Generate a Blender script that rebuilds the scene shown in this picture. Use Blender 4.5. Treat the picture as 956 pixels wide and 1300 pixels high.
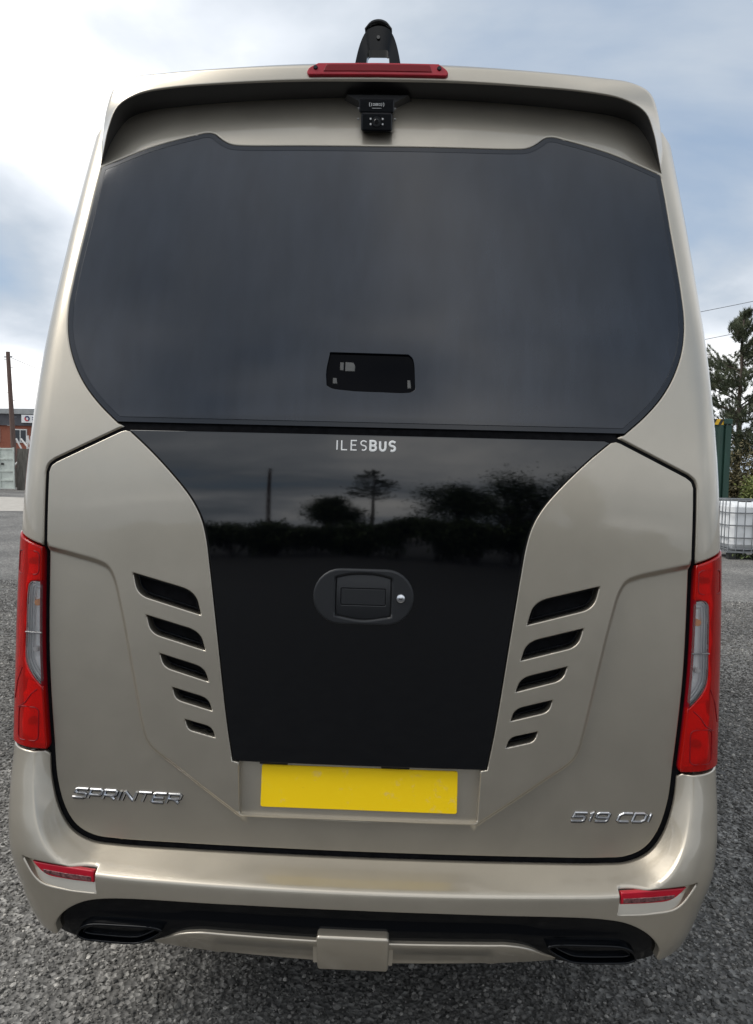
import bpy, math, random
import numpy as np
from mathutils import Vector, Matrix
from mathutils.geometry import delaunay_2d_cdt
R = math.radians
rng = np.random.default_rng(7); random.seed(7)
sc = bpy.context.scene; col = sc.collection
for o in list(bpy.data.objects): bpy.data.objects.remove(o)

# ------------------------------------------------------------------ camera
cam = bpy.data.cameras.new('camera'); co = bpy.data.objects.new('camera', cam); col.objects.link(co)
cam.sensor_fit = 'VERTICAL'; cam.sensor_height = 36.0; cam.lens = 985 / 1300 * 36
cam.clip_end = 3000; cam.clip_start = 0.05
YAW, ROLL, PITCH = 0.02939, 0.02560, R(3.3)
co.matrix_world = (Matrix.Translation((0.087, -1.973, 1.6)) @ Matrix.Rotation(YAW, 4, 'Z') @
                   Matrix.Rotation(math.pi/2 - PITCH, 4, 'X') @ Matrix.Rotation(ROLL, 4, 'Z'))
sc.camera = co

# ------------------------------------------------------------------ sky and sun
SUN_EL, SUN_AZ = R(50), R(262)          # azimuth clockwise from +Y
w = bpy.data.worlds.new('World'); sc.world = w; w.use_nodes = True
nt = w.node_tree; N = nt.nodes; L = nt.links; N.clear()
def nd(t, **k):
    n = N.new(t)
    for a, b in k.items(): setattr(n, a, b)
    return n
def vm(op, a, b=None):
    n = nd('ShaderNodeVectorMath', operation=op)
    L.new(a, n.inputs[0]) if not isinstance(a, tuple) else setattr(n.inputs[0], 'default_value', a)
    if b is not None: L.new(b, n.inputs[1]) if not isinstance(b, tuple) else setattr(n.inputs[1], 'default_value', b)
    return n.outputs[0]
sky = nd('ShaderNodeTexSky', sky_type='NISHITA'); sky.sun_disc = False
sky.sun_elevation = SUN_EL; sky.sun_rotation = SUN_AZ; sky.dust_density = 2.0; sky.air_density = 1.0
tc = nd('ShaderNodeTexCoord'); sep = nd('ShaderNodeSeparateXYZ'); L.new(tc.outputs['Generated'], sep.inputs[0])
mx = nd('ShaderNodeMath', operation='MAXIMUM'); L.new(sep.outputs[2], mx.inputs[0]); mx.inputs[1].default_value = 0.0
ad = nd('ShaderNodeMath', operation='ADD'); L.new(mx.outputs[0], ad.inputs[0]); ad.inputs[1].default_value = 0.22
cb = nd('ShaderNodeCombineXYZ'); 
for i in range(3): L.new(ad.outputs[0], cb.inputs[i])
pv = vm('DIVIDE', tc.outputs['Generated'], cb.outputs[0])
pv = vm('ADD', pv, (0.24, 7.25, 1.71))
n1 = nd('ShaderNodeTexNoise'); L.new(pv, n1.inputs['Vector'])
n1.inputs['Scale'].default_value = 0.85; n1.inputs['Detail'].default_value = 7; n1.inputs['Roughness'].default_value = 0.5; n1.inputs['Distortion'].default_value = 0.25
rp = nd('ShaderNodeValToRGB'); L.new(n1.outputs[0], rp.inputs[0])
e = rp.color_ramp.elements
e[0].position = 0.34; e[0].color = (1.8, 2.3, 3.0, 1)
e[1].position = 0.72; e[1].color = (8.4, 8.3, 8.1, 1)
x = e.new(0.44); x.color = (2.8, 3.15, 3.6, 1)
x = e.new(0.56); x.color = (4.5, 4.75, 5.1, 1)
cov = nd('ShaderNodeMapRange'); L.new(n1.outputs[0], cov.inputs[0])
cov.inputs[1].default_value = 0.30; cov.inputs[2].default_value = 0.46; cov.inputs[3].default_value = 0.72; cov.inputs[4].default_value = 1.0
mixc = nd('ShaderNodeMixRGB'); L.new(cov.outputs[0], mixc.inputs[0]); L.new(sky.outputs[0], mixc.inputs[1]); L.new(rp.outputs[0], mixc.inputs[2])
bg = nd('ShaderNodeBackground'); bg.inputs[1].default_value = 0.1; L.new(mixc.outputs[0], bg.inputs[0])
wo = nd('ShaderNodeOutputWorld'); L.new(bg.outputs[0], wo.inputs[0])
sl = bpy.data.lights.new('sun', 'SUN'); sl.energy = 1.2; sl.angle = R(40); sl.color = (1.0, 0.96, 0.9)
so = bpy.data.objects.new('sun', sl); col.objects.link(so)
sd = Vector((math.sin(SUN_AZ)*math.cos(SUN_EL), math.cos(SUN_AZ)*math.cos(SUN_EL), math.sin(SUN_EL)))
so.rotation_euler = sd.to_track_quat('Z', 'Y').to_euler(); so.location = (0, 0, 30)
vs = sc.view_settings; vs.view_transform = 'Standard'; vs.look = 'None'; vs.exposure = 1.02; vs.gamma = 1; vs.use_curve_mapping = False
sc.cycles.max_bounces = 8; sc.cycles.transparent_max_bounces = 12

# ------------------------------------------------------------------ materials
class Mat:
    def __init__(s, name, base=(.5,.5,.5), rough=.5, metal=0., coat=0., coat_rough=.03, spec=.5):
        s.m = bpy.data.materials.new(name); s.m.use_nodes = True
        s.N = s.m.node_tree.nodes; s.L = s.m.node_tree.links; s.b = s.N['Principled BSDF']
        s.b.inputs['Base Color'].default_value = (*base, 1); s.b.inputs['Roughness'].default_value = rough
        s.b.inputs['Metallic'].default_value = metal; s.b.inputs['Coat Weight'].default_value = coat
        s.b.inputs['Coat Roughness'].default_value = coat_rough; s.b.inputs['Specular IOR Level'].default_value = spec
        s.base = base; s.rough = rough
    def noise(s, scale, detail=4, rough=.55, stretch=(1,1,1), dist=0.):
        c = s.N.new('ShaderNodeTexCoord'); m = s.N.new('ShaderNodeMapping'); m.inputs['Scale'].default_value = stretch
        s.L.new(c.outputs['Object'], m.inputs[0]); n = s.N.new('ShaderNodeTexNoise'); s.L.new(m.outputs[0], n.inputs['Vector'])
        n.inputs['Scale'].default_value = scale; n.inputs['Detail'].default_value = detail; n.inputs['Roughness'].default_value = rough
        n.inputs['Distortion'].default_value = dist
        return n.outputs[0]
    def ramp(s, src, stops):
        r = s.N.new('ShaderNodeValToRGB'); s.L.new(src, r.inputs[0]); e = r.color_ramp.elements
        for i, (p, c) in enumerate(stops):
            el = e[i] if i < 2 else e.new(p)
            el.position = p; el.color = (*c, 1) if len(c) == 3 else c
        return r.outputs[0]
    def rng(s, src, a, b, c, d):
        r = s.N.new('ShaderNodeMapRange'); s.L.new(src, r.inputs[0])
        for i, v in enumerate((a, b, c, d)): r.inputs[i+1].default_value = v
        return r.outputs[0]
    def color(s, out): s.L.new(out, s.b.inputs['Base Color']); return s
    def set(s, k, out): s.L.new(out, s.b.inputs[k]); return s
    def bump(s, h, strength=.3, dist=.01):
        b = s.N.new('ShaderNodeBump'); b.inputs['Strength'].default_value = strength; b.inputs['Distance'].default_value = dist
        s.L.new(h, b.inputs['Height']); s.L.new(b.outputs[0], s.b.inputs['Normal']); return s
    def attr(s, name):
        a = s.N.new('ShaderNodeAttribute'); a.attribute_name = name; return a.outputs['Fac']
    def objrand(s):
        return s.N.new('ShaderNodeObjectInfo').outputs['Random']
def vary(m, scale, lo, hi, detail=5, stretch=(1,1,1), a=.3, b=.7):
    c = np.array(m.base); m.color(m.ramp(m.noise(scale, detail, .6, stretch), [(a, tuple(c*lo)), (b, tuple(np.minimum(c*hi, 1)))])); return m
M = {}
p = Mat('champagne_paint', (.56, .51, .43), .36, .78, 1.0, .03)
p.color(p.ramp(p.noise(2.5, 10, .72), [(.3, (.452,.408,.334)), (.72, (.505,.457,.376))]))
p.set('Roughness', p.rng(p.noise(9, 6, .7), .3, .75, .35, .43)); p.bump(p.noise(1400, 1), .04, .0004); M['paint'] = p
p = Mat('black_gloss', (.0005,.0008,.0016), .02, 0, 0., .012, .85)
p.set('Roughness', p.rng(p.noise(40, 8, .7), .45, .9, .03, .065)); M['gloss'] = p
p = Mat('tinted_glass', (.012,.013,.016), .17, 0, 0, .03, .68)
st = p.noise(16, 6, .62, (1, 1, .07)); bl = p.noise(2.2, 4, .5, (1, 1, .6))
mm = p.N.new('ShaderNodeMath'); mm.operation = 'MULTIPLY'; p.L.new(st, mm.inputs[0]); p.L.new(bl, mm.inputs[1])
p.color(p.ramp(mm.outputs[0], [(.12, (.004,.0065,.013)), (.45, (.017,.023,.036))]))
p.set('Roughness', p.rng(mm.outputs[0], .12, .45, .06, .13)); M['glass'] = p
M['trim'] = Mat('black_trim', (.0015,.002,.003), .10, 0, 0, .1, .3)
M['frit'] = Mat('black_frit', (.009,.013,.021), .15, 0, 0, .1, .5)
M['pane'] = Mat('clear_pane', (.001,.001,.002), .03, 0, 0, .03, .08)
M['rubber'] = vary(Mat('black_rubber', (.006,.006,.007), .85, spec=.1), 60, .6, 1.6)
M['plastic'] = Mat('black_plastic', (.017,.018,.020), .42).bump(Mat.noise(Mat('tmp'), 1)) if False else Mat('black_plastic', (.013,.014,.016), .42, spec=.42)
M['plastic'].bump(M['plastic'].noise(900, 2), .12, .0006)
M['satin'] = Mat('satin_black', (.006,.007,.009), .25, 0, 0, .1, .4)
M['under'] = vary(Mat('shaded_underside', (.018,.018,.020), .5, 0.), 8, .8, 1.2)  # shade under the spoiler put into the base colour; camera fairing shares it
M['chrome'] = vary(Mat('chrome', (.74,.75,.77), .28, 1.0), 30, .95, 1.05)
M['steel'] = vary(Mat('steel', (.5,.5,.5), .32, 1.0), 40, .7, 1.1)
p = Mat('plate_yellow', (.92,.56,.008), .5, 0, .05, .2, .3)
dn = p.noise(26, 7, .72)
p.color(p.ramp(dn, [(.30, (.86,.60,.12)), (.42, (1.0,.67,.003)), (.68, (1.0,.66,.003)), (.80, (.60,.37,.03))])); M['plate'] = p
M['white_paint'] = Mat('white_lettering', (.82,.82,.80), .4)
def lens_mat(name, colr, gl=.06):
    m = bpy.data.materials.new(name); m.use_nodes = True; n = m.node_tree.nodes; l = m.node_tree.links; n.clear()
    t = n.new('ShaderNodeBsdfTransparent'); t.inputs[0].default_value = (*colr, 1)
    d = n.new('ShaderNodeBsdfDiffuse'); d.inputs[0].default_value = (*[min(1, c*1.0) for c in colr], 1)
    g = n.new('ShaderNodeBsdfGlossy'); g.inputs['Roughness'].default_value = gl
    f = n.new('ShaderNodeFresnel'); f.inputs[0].default_value = 1.5
    a = n.new('ShaderNodeMixShader'); a.inputs[0].default_value = .30 if colr[1] < .5 else .07
    b = n.new('ShaderNodeMixShader'); o = n.new('ShaderNodeOutputMaterial')
    l.new(t.outputs[0], a.inputs[1]); l.new(d.outputs[0], a.inputs[2]); l.new(f.outputs[0], b.inputs[0])
    l.new(a.outputs[0], b.inputs[1]); l.new(g.outputs[0], b.inputs[2]); l.new(b.outputs[0], o.inputs[0])
    class X: pass
    x = X(); x.m = m; return x
M['red_lens'] = lens_mat('red_lens', (1.0,.020,.014))
M['clear_lens'] = lens_mat('clear_lens', (.98,.98,.98))
p = Mat('lamp_reflector', (.95,.95,.95), .25, .25)
M['reflector'] = p
M['white_refl'] = Mat('lamp_white', (.93,.93,.92), .3, .1)
M['amber'] = Mat('amber_bulb', (.95,.35,.08), .2, 0, .5)
M['bulb'] = Mat('bulb_glass', (.75,.72,.7), .15, 0, .5)
M['red_solid'] = vary(Mat('red_plastic', (.46,.004,.020), .35, 0, .15, .06), 14, .75, 1.1)
M['red_dark'] = Mat('dark_red_plastic', (.20,.003,.008), .4, 0, 0, .06, .3)
M['rclear'] = vary(Mat('reflector_insert', (.16,.07,.07), .2, .2), 160, .3, 1.8)
M['grey_plate'] = vary(Mat('bare_grey', (.10,.10,.095), .6, 0.), 30, .8, 1.1)

def pavem(name, a, b, sc_, bs=.5, rough=.9):
    m = Mat(name, a, rough)
    n = m.noise(sc_, 6, .7); m.color(m.ramp(n, [(.3, a), (.7, b)])); m.bump(m.noise(sc_*3, 5, .7), bs, .02); return m
p = Mat('gravel_ground', (.1,.1,.1), .95)
v = p.N.new('ShaderNodeTexVoronoi'); v.inputs['Scale'].default_value = 62; c = p.N.new('ShaderNodeTexCoord'); p.L.new(c.outputs['Object'], v.inputs[0])
sepc = p.N.new('ShaderNodeSeparateColor'); p.L.new(v.outputs['Color'], sepc.inputs[0])
g1 = p.ramp(sepc.outputs[0], [(0., (.080,.077,.071)), (.7, (.190,.183,.172)), (1., (.34,.33,.307))])
big = p.ramp(p.noise(.55, 5, .6), [(.35, (.62,.62,.62)), (.62, (1.15,1.14,1.12))])
mr = p.N.new('ShaderNodeMixRGB'); mr.blend_type = 'MULTIPLY'; mr.inputs[0].default_value = 1; p.L.new(g1, mr.inputs[1]); p.L.new(big, mr.inputs[2])
p.color(mr.outputs[0]); p.bump(v.outputs['Distance'], .8, .012); M['ground'] = p
p = Mat('gravel_stone', (.1,.1,.1), .85)
p.color(p.ramp(p.objrand(), [(0., (.060,.058,.054)), (.55, (.155,.150,.140)), (.92, (.27,.26,.245)), (1., (.50,.48,.445))])); 
st_ = p.b.inputs['Base Color'].links[0].from_socket; gp = p.N.new('ShaderNodeNewGeometry'); ns = p.N.new('ShaderNodeTexNoise'); ns.inputs['Scale'].default_value = .9; ns.inputs['Detail'].default_value = 5; p.L.new(gp.outputs['Position'], ns.inputs['Vector'])
mr = p.N.new('ShaderNodeMixRGB'); mr.blend_type = 'MULTIPLY'; mr.inputs[0].default_value = 1; p.L.new(st_, mr.inputs[1]); p.L.new(p.ramp(ns.outputs[0], [(.36, (.66,.65,.64)), (.64, (1.18,1.16,1.12))]), mr.inputs[2]); p.color(mr.outputs[0])
p.bump(p.noise(220, 4), .3, .003); M['stone'] = p
M['tarmac'] = pavem('dark_tarmac', (.020,.020,.022), (.040,.040,.041), 5, .3)
M['concrete'] = pavem('pale_concrete', (.34,.31,.27), (.48,.45,.40), 3, .2)

# ------------------------------------------------------------------ mesh helpers
def mesh_obj(name, verts, faces, mat, parent=None, smooth=False, normals=None):
    me = bpy.data.meshes.new(name); me.from_pydata([tuple(map(float, v)) for v in verts], [], [tuple(f) for f in faces]); me.update()
    if mat is not None:
        for m_ in (mat if isinstance(mat, list) else [mat]): me.materials.append(m_.m)
    if smooth or normals is not None:
        me.polygons.foreach_set('use_smooth', [True]*len(me.polygons))
    if normals is not None: me.normals_split_custom_set_from_vertices([tuple(map(float, n)) for n in normals])
    o = bpy.data.objects.new(name, me); col.objects.link(o)
    if parent is not None: o.parent = parent
    return o
def empty(name, loc=(0,0,0), parent=None):
    o = bpy.data.objects.new(name, None); col.objects.link(o); o.location = loc; o.empty_display_size = .2
    if parent is not None: o.parent = parent
    return o
def tag(o, label=None, cat=None, group=None, kind=None):
    for k, v_ in (('label', label), ('category', cat), ('group', group), ('kind', kind)):
        if v_: o[k] = v_
    return o
class MB:
    def __init__(s): s.v = []; s.f = []; s.mi = []
    def add(s, vs_, fs_, mi=0):
        b = len(s.v); s.v += [tuple(map(float, q)) for q in vs_]; s.f += [tuple(b+i for i in f) for f in fs_]; s.mi += [mi]*len(fs_); return s
    def box(s, c, d, M_=None, ch=0., mi=0):
        c = np.array(c, float); h = np.array(d, float)/2
        if ch <= 0:
            vs_ = [(sx*h[0], sy*h[1], sz*h[2]) for sx in (-1,1) for sy in (-1,1) for sz in (-1,1)]
            fs_ = [(0,1,3,2),(4,6,7,5),(0,4,5,1),(2,3,7,6),(0,2,6,4),(1,5,7,3)]
        else:   # chamfered box: convex hull style with 24 verts
            vs_ = []; 
            for sx in (-1,1):
                for sy in (-1,1):
                    for sz in (-1,1):
                        vs_ += [(sx*h[0], sy*(h[1]-ch), sz*(h[2]-ch)), (sx*(h[0]-ch), sy*h[1], sz*(h[2]-ch)), (sx*(h[0]-ch), sy*(h[1]-ch), sz*h[2])]
            fs_ = hull(vs_)
        q = [(M_ @ Vector(v_) if M_ is not None else Vector(v_)) + Vector(c) for v_ in vs_]
        return s.add(q, fs_, mi)
    def tube(s, p0, p1, r0, r1=None, n=8, cap=True, mi=0):
        r1 = r0 if r1 is None else r1; p0 = Vector(p0); p1 = Vector(p1); d = (p1-p0).normalized()
        a = d.orthogonal().normalized(); b = d.cross(a); vs_ = []
        for pp, r in ((p0, r0), (p1, r1)):
            for i in range(n):
                t = 2*math.pi*i/n; vs_.append(pp + a*(r*math.cos(t)) + b*(r*math.sin(t)))
        fs_ = [(i, (i+1) % n, n+(i+1) % n, n+i) for i in range(n)]
        if cap: fs_ += [tuple(range(n-1, -1, -1)), tuple(range(n, 2*n))]
        return s.add(vs_, fs_, mi)
    def path(s, pts, r, n=6, mi=0):
        for a, b in zip(pts[:-1], pts[1:]): s.tube(a, b, r, r, n, True, mi)
        return s
    def prism(s, poly, y0, y1, mi=0, sc1=1., c=(0,0)):   # outline (x, z) extruded along y
        n = len(poly); vs_ = [(q[0], y0, q[1]) for q in poly] + [(c[0]+(q[0]-c[0])*sc1, y1, c[1]+(q[1]-c[1])*sc1) for q in poly]
        fs_ = [(i, (i+1) % n, n+(i+1) % n, n+i) for i in range(n)] + [tuple(range(n-1, -1, -1)), tuple(range(n, 2*n))]
        return s.add(vs_, fs_, mi)
    def lathe(s, prof, c, axis='X', n=32, mi=0):          # prof: (radius, offset)
        vs_ = []; c = Vector(c)
        for r, o_ in prof:
            for i in range(n):
                t = 2*math.pi*i/n; q = (o_, r*math.cos(t), r*math.sin(t)) if axis == 'X' else ((r*math.cos(t), o_, r*math.sin(t)) if axis == 'Y' else (r*math.cos(t), r*math.sin(t), o_))
                vs_.append(c + Vector(q))
        fs_ = [(k*n+i, k*n+(i+1) % n, (k+1)*n+(i+1) % n, (k+1)*n+i) for k in range(len(prof)-1) for i in range(n)]
        return s.add(vs_, fs_, mi)
    def build(s, name, mat, parent=None, smooth=False, fix=True):
        o = mesh_obj(name, s.v, s.f, mat, parent, smooth)
        o.data.polygons.foreach_set('material_index', s.mi)
        if fix:
            import bmesh
            bm = bmesh.new(); bm.from_mesh(o.data); bmesh.ops.recalc_face_normals(bm, faces=bm.faces); bm.to_mesh(o.data); bm.free()
        if smooth:
            o.data.set_sharp_from_angle(angle=R(35))
        return o
def hull(vs_):
    import bmesh
    bm = bmesh.new(); vv = [bm.verts.new(v_) for v_ in vs_]
    bmesh.ops.convex_hull(bm, input=vv); bm.verts.index_update(); f = [tuple(q.index for q in fa.verts) for fa in bm.faces]; bm.free(); return f
def catmull(pts, step, closed=False):
    P = np.array(pts, float); n = len(P); out = []
    for i in range(n if closed else n-1):
        p0 = P[i-1] if (i > 0 or closed) else 2*P[0]-P[1]; p1 = P[i]; p2 = P[(i+1) % n]
        p3 = P[(i+2) % n] if (i+2 < n or closed) else 2*P[-1]-P[-2]
        k = max(1, int(math.ceil(np.linalg.norm(p2-p1)/step)))
        d1 = max(np.linalg.norm(p1-p0), 1e-6)**.5; d2 = max(np.linalg.norm(p2-p1), 1e-6)**.5; d3 = max(np.linalg.norm(p3-p2), 1e-6)**.5
        for j in range(k):
            t = j/k
            m1 = (p2-p1) + d2*( (p1-p0)/d1 - (p2-p0)/(d1+d2)); m2 = (p2-p1) + d2*((p3-p2)/d3 - (p3-p1)/(d2+d3))
            out.append((2*t**3-3*t**2+1)*p1+(t**3-2*t**2+t)*m1+(-2*t**3+3*t**2)*p2+(t**3-t**2)*m2)
    if not closed: out.append(P[-1])
    return np.array(out)
def chain(*segs, step=.012):
    """join smooth segments at sharp corners into one closed outline"""
    out = []
    for s_ in segs:
        c_ = catmull(s_, step) if len(s_) > 2 else catmull([s_[0], s_[1]], step)
        if out and np.linalg.norm(out[-1]-c_[0]) < 1e-5: c_ = c_[1:]
        out += list(c_)
    if np.linalg.norm(out[0]-out[-1]) < 1e-5: out = out[:-1]
    return np.array(out)
def mir(pts): return [(-a, b) for a, b in reversed(list(pts))]
def area(P): x_, y_ = P[:,0], P[:,1]; return .5*np.sum(x_*np.roll(y_, -1)-np.roll(x_, -1)*y_)
def inside(P, Q):
    x_, y_ = Q[:,0], Q[:,1]; r_ = np.zeros(len(Q), bool); n = len(P); j = n-1
    for i in range(n):
        xi, yi = P[i]; xj, yj = P[j]
        if yi != yj: r_ ^= ((yi > y_) != (yj > y_)) & (x_ < (xj-xi)*(y_-yi)/(yj-yi)+xi)
        j = i
    return r_
def offset(P, d):                                       # positive = towards the inside of a ccw outline
    e_ = np.roll(P, -1, 0)-P; e_ /= np.maximum(np.linalg.norm(e_, axis=1, keepdims=True), 1e-9)
    n_ = np.stack([-e_[:,1], e_[:,0]], 1); m_ = n_+np.roll(n_, 1, 0); l_ = np.linalg.norm(m_, axis=1, keepdims=True)
    m_ /= np.maximum(l_, 1e-6); c_ = np.maximum((m_*n_).sum(1, keepdims=True), .45)
    return P + m_*d/c_
def segdist(Q, A, B):
    out = np.full(len(Q), 1e9); d = B-A; dd = np.maximum((d*d).sum(1), 1e-12)
    for i in range(0, len(Q), 1500):
        q = Q[i:i+1500, None, :]; t = np.clip(((q-A)*d).sum(2)/dd, 0, 1); c_ = A+t[..., None]*d
        out[i:i+1500] = np.sqrt(((q-c_)**2).sum(2).min(1))
    return out
def sstep(t): t = np.clip(t, 0, 1); return t*t*(3-2*t)

# ------------------------------------------------------------------ the rear surface of the minibus: P(u, z), u runs from the centre round the corner and along the side
def hermite(xk, yk, x_):
    m_ = np.gradient(yk, xk); x_ = np.clip(x_, xk[0], xk[-1]); i = np.clip(np.searchsorted(xk, x_)-1, 0, len(xk)-2)
    h = xk[i+1]-xk[i]; t = (x_-xk[i])/h
    return (2*t**3-3*t**2+1)*yk[i]+(t**3-2*t**2+t)*h*m_[i]+(-2*t**3+3*t**2)*yk[i+1]+(t**3-t**2)*h*m_[i+1]
def make_surf(ZK, YK, WK, RK, BK):
    ZK, YK, WK, RK, BK = map(np.array, (ZK, YK, WK, RK, BK))
    def f(u, z):
        u = np.asarray(u, float); z = np.asarray(z, float); a = np.abs(u)
        Y, W, r_, B = (hermite(ZK, k, z) for k in (YK, WK, RK, BK))
        xs = W-r_
        for _ in range(4):
            a0 = np.arctan(2*B*xs/W**2); xs = W-r_*(1-np.sin(a0))
        a0 = np.arctan(2*B*xs/W**2); Ln = r_*(np.pi/2-a0); an = a0+np.clip(a-xs, 0, Ln)/r_
        x_ = np.where(a <= xs, a, xs+r_*(np.sin(an)-np.sin(a0)))
        y_ = np.where(a <= xs, B*(a/W)**2, B*(xs/W)**2+r_*(np.cos(a0)-np.cos(an)))+np.clip(a-xs-Ln, 0, None)
        return np.stack([np.sign(u)*x_, Y+y_, z], -1)
    return f
S = make_surf([.2,.6,1.0,1.3,1.58,1.9,2.2,2.5,2.8], [0,0,.016,.029,.043,.092,.165,.242,.335],
              [.962,.962,.962,.960,.949,.9287,.9008,.866,.829], [.09]*9, [.04,.04,.04,.045,.05,.06,.07,.08,.08])
SB = make_surf([.2,.33,.40,.48,.55,.62,.70,.83,1.0], [-.06,-.085,-.10,-.105,-.10,-.08,-.045,0,.012],
               [.845,.878,.903,.930,.950,.961,.964,.962,.962], [.16,.16,.16,.16,.15,.14,.12,.10,.09], [.075,.075,.07,.07,.065,.06,.05,.04,.04])
ZERO = lambda u, z: np.zeros_like(u)
def frame(sf, dp, u, z):
    h = 1e-3
    def base(a, b): return sf(a, b)
    def nrm(fn):
        du = fn(u+h, z)-fn(u-h, z); dz = fn(u, z+h)-fn(u, z-h); n_ = np.cross(du, dz); return n_/np.linalg.norm(n_, axis=1, keepdims=True)
    n0 = lambda a, b: (lambda q: q/np.linalg.norm(q, axis=1, keepdims=True))(np.cross(sf(a+h, b)-sf(a-h, b), sf(a, b+h)-sf(a, b-h)))
    full = lambda a, b: sf(a, b)+n0(a, b)*dp(a, b)[:, None]
    return full(u, z), nrm(full), n0(u, z)
def panel(name, outer, sf, mat, parent, holes=(), dp=ZERO, h=.02, edge=.004, depth=.02, extra=None, hfun=None, wall=True):
    outer = np.array(outer); outer = outer if area(outer) > 0 else outer[::-1]
    hs = [np.array(q) if area(np.array(q)) < 0 else np.array(q)[::-1] for q in holes]     # holes clockwise
    loops = [outer]+hs
    A = np.concatenate(loops); B = np.concatenate([np.roll(q, -1, 0) for q in loops])
    pts = []; edges = []
    for q in loops:
        for d_ in (0, edge*.35, edge):
            r_ = offset(q, d_) if d_ else q
            b = len(pts); pts += list(r_)
            if d_ in (0, edge): edges += [(b+i, b+(i+1) % len(q)) for i in range(len(q))]
    lo, hi = outer.min(0), outer.max(0)
    nz = np.arange(lo[1]+h/2, hi[1], h); 
    if hfun is None: nu = np.arange(lo[0]+h/2, hi[0], h)
    else: nu = hfun
    G = np.stack(np.meshgrid(nu, nz), -1).reshape(-1, 2)
    if extra is not None: G = np.concatenate([extra, G[segdist(G, extra[::2], extra[::2]+1e-7) > h*.7]])
    G = G[inside(outer, G)]
    for q in hs: G = G[~inside(q, G)]
    G = G[segdist(G, A, B) > edge*1.6]
    pts += list(G)
    vo, eo, fo, *_ = delaunay_2d_cdt([Vector(map(float, q)) for q in pts], edges, [], 0, 1e-5)
    V = np.array([tuple(q) for q in vo]); Fc = np.array([f for f in fo if len(f) == 3])
    ce = V[Fc].mean(1); ok = inside(outer, ce)
    for q in hs: ok &= ~inside(q, ce)
    Fc = Fc[ok]; used = np.unique(Fc); remap = -np.ones(len(V), int); remap[used] = np.arange(len(used)); V = V[used]; Fc = remap[Fc]
    dist = segdist(V, A, B); rr = np.clip((edge-dist)/edge, 0, 1)
    P, n_, n0 = frame(sf, dp, V[:,0], V[:,1])
    drop = edge*(1-np.sqrt(np.maximum(1-rr*rr, 0)))
    # outward direction at the border, from the distance gradient
    g = 5e-4; near = rr > .02; gr = np.zeros((len(V), 2))
    if near.any():
        q = V[near]
        gr[near, 0] = segdist(q+[g,0], A, B)-segdist(q-[g,0], A, B); gr[near, 1] = segdist(q+[0,g], A, B)-segdist(q-[0,g], A, B)
    P = P-n_*drop[:, None]
    du = sf(V[:,0]+g, V[:,1])-sf(V[:,0]-g, V[:,1]); dz = sf(V[:,0], V[:,1]+g)-sf(V[:,0], V[:,1]-g)
    # border verts: take outward direction from the loop normals
    out3 = np.zeros_like(P)
    kd = {}
    for q in loops:
        e_ = np.roll(q, -1, 0)-np.roll(q, 1, 0); nn = np.stack([e_[:,1], -e_[:,0]], 1); nn /= np.maximum(np.linalg.norm(nn, axis=1, keepdims=True), 1e-9)
        for a, b in zip(q, nn): kd[(round(a[0], 5), round(a[1], 5))] = b
    o2 = -gr/np.maximum(np.linalg.norm(gr, axis=1, keepdims=True), 1e-9)
    for i in np.where(dist < 1e-5)[0]:
        b = kd.get((round(V[i,0], 5), round(V[i,1], 5)))
        if b is not None: o2[i] = b
    dun = du/np.linalg.norm(du, axis=1, keepdims=True); dzn = dz/np.linalg.norm(dz, axis=1, keepdims=True)
    out3 = dun*o2[:, :1]+dzn*o2[:, 1:]
    th = np.arcsin(np.clip(rr, 0, 1))*.75
    n_ = n_*np.cos(th)[:, None]+out3*np.sin(th)[:, None]*(rr > .02)[:, None]
    verts = list(P); norms = list(n_); faces = [tuple(f) for f in Fc]
    if wall:
        cnt = {}
        for f in faces:
            for a, b in ((f[0], f[1]), (f[1], f[2]), (f[2], f[0])): cnt[(a, b)] = cnt.get((a, b), 0)+1
        for (a, b) in list(cnt):
            if (b, a) not in cnt:
                k = len(verts); ba, bb = P[a]-n0[a]*depth, P[b]-n0[b]*depth
                t = P[b]-P[a]; wn = np.cross(t, n0[a]); wn /= max(np.linalg.norm(wn), 1e-9)
                verts += [P[a], P[b], bb, ba]; norms += [wn]*4; faces.append((k+1, k, k+3, k+2))
    return mesh_obj(name, verts, faces, mat, parent, True, norms)
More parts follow.
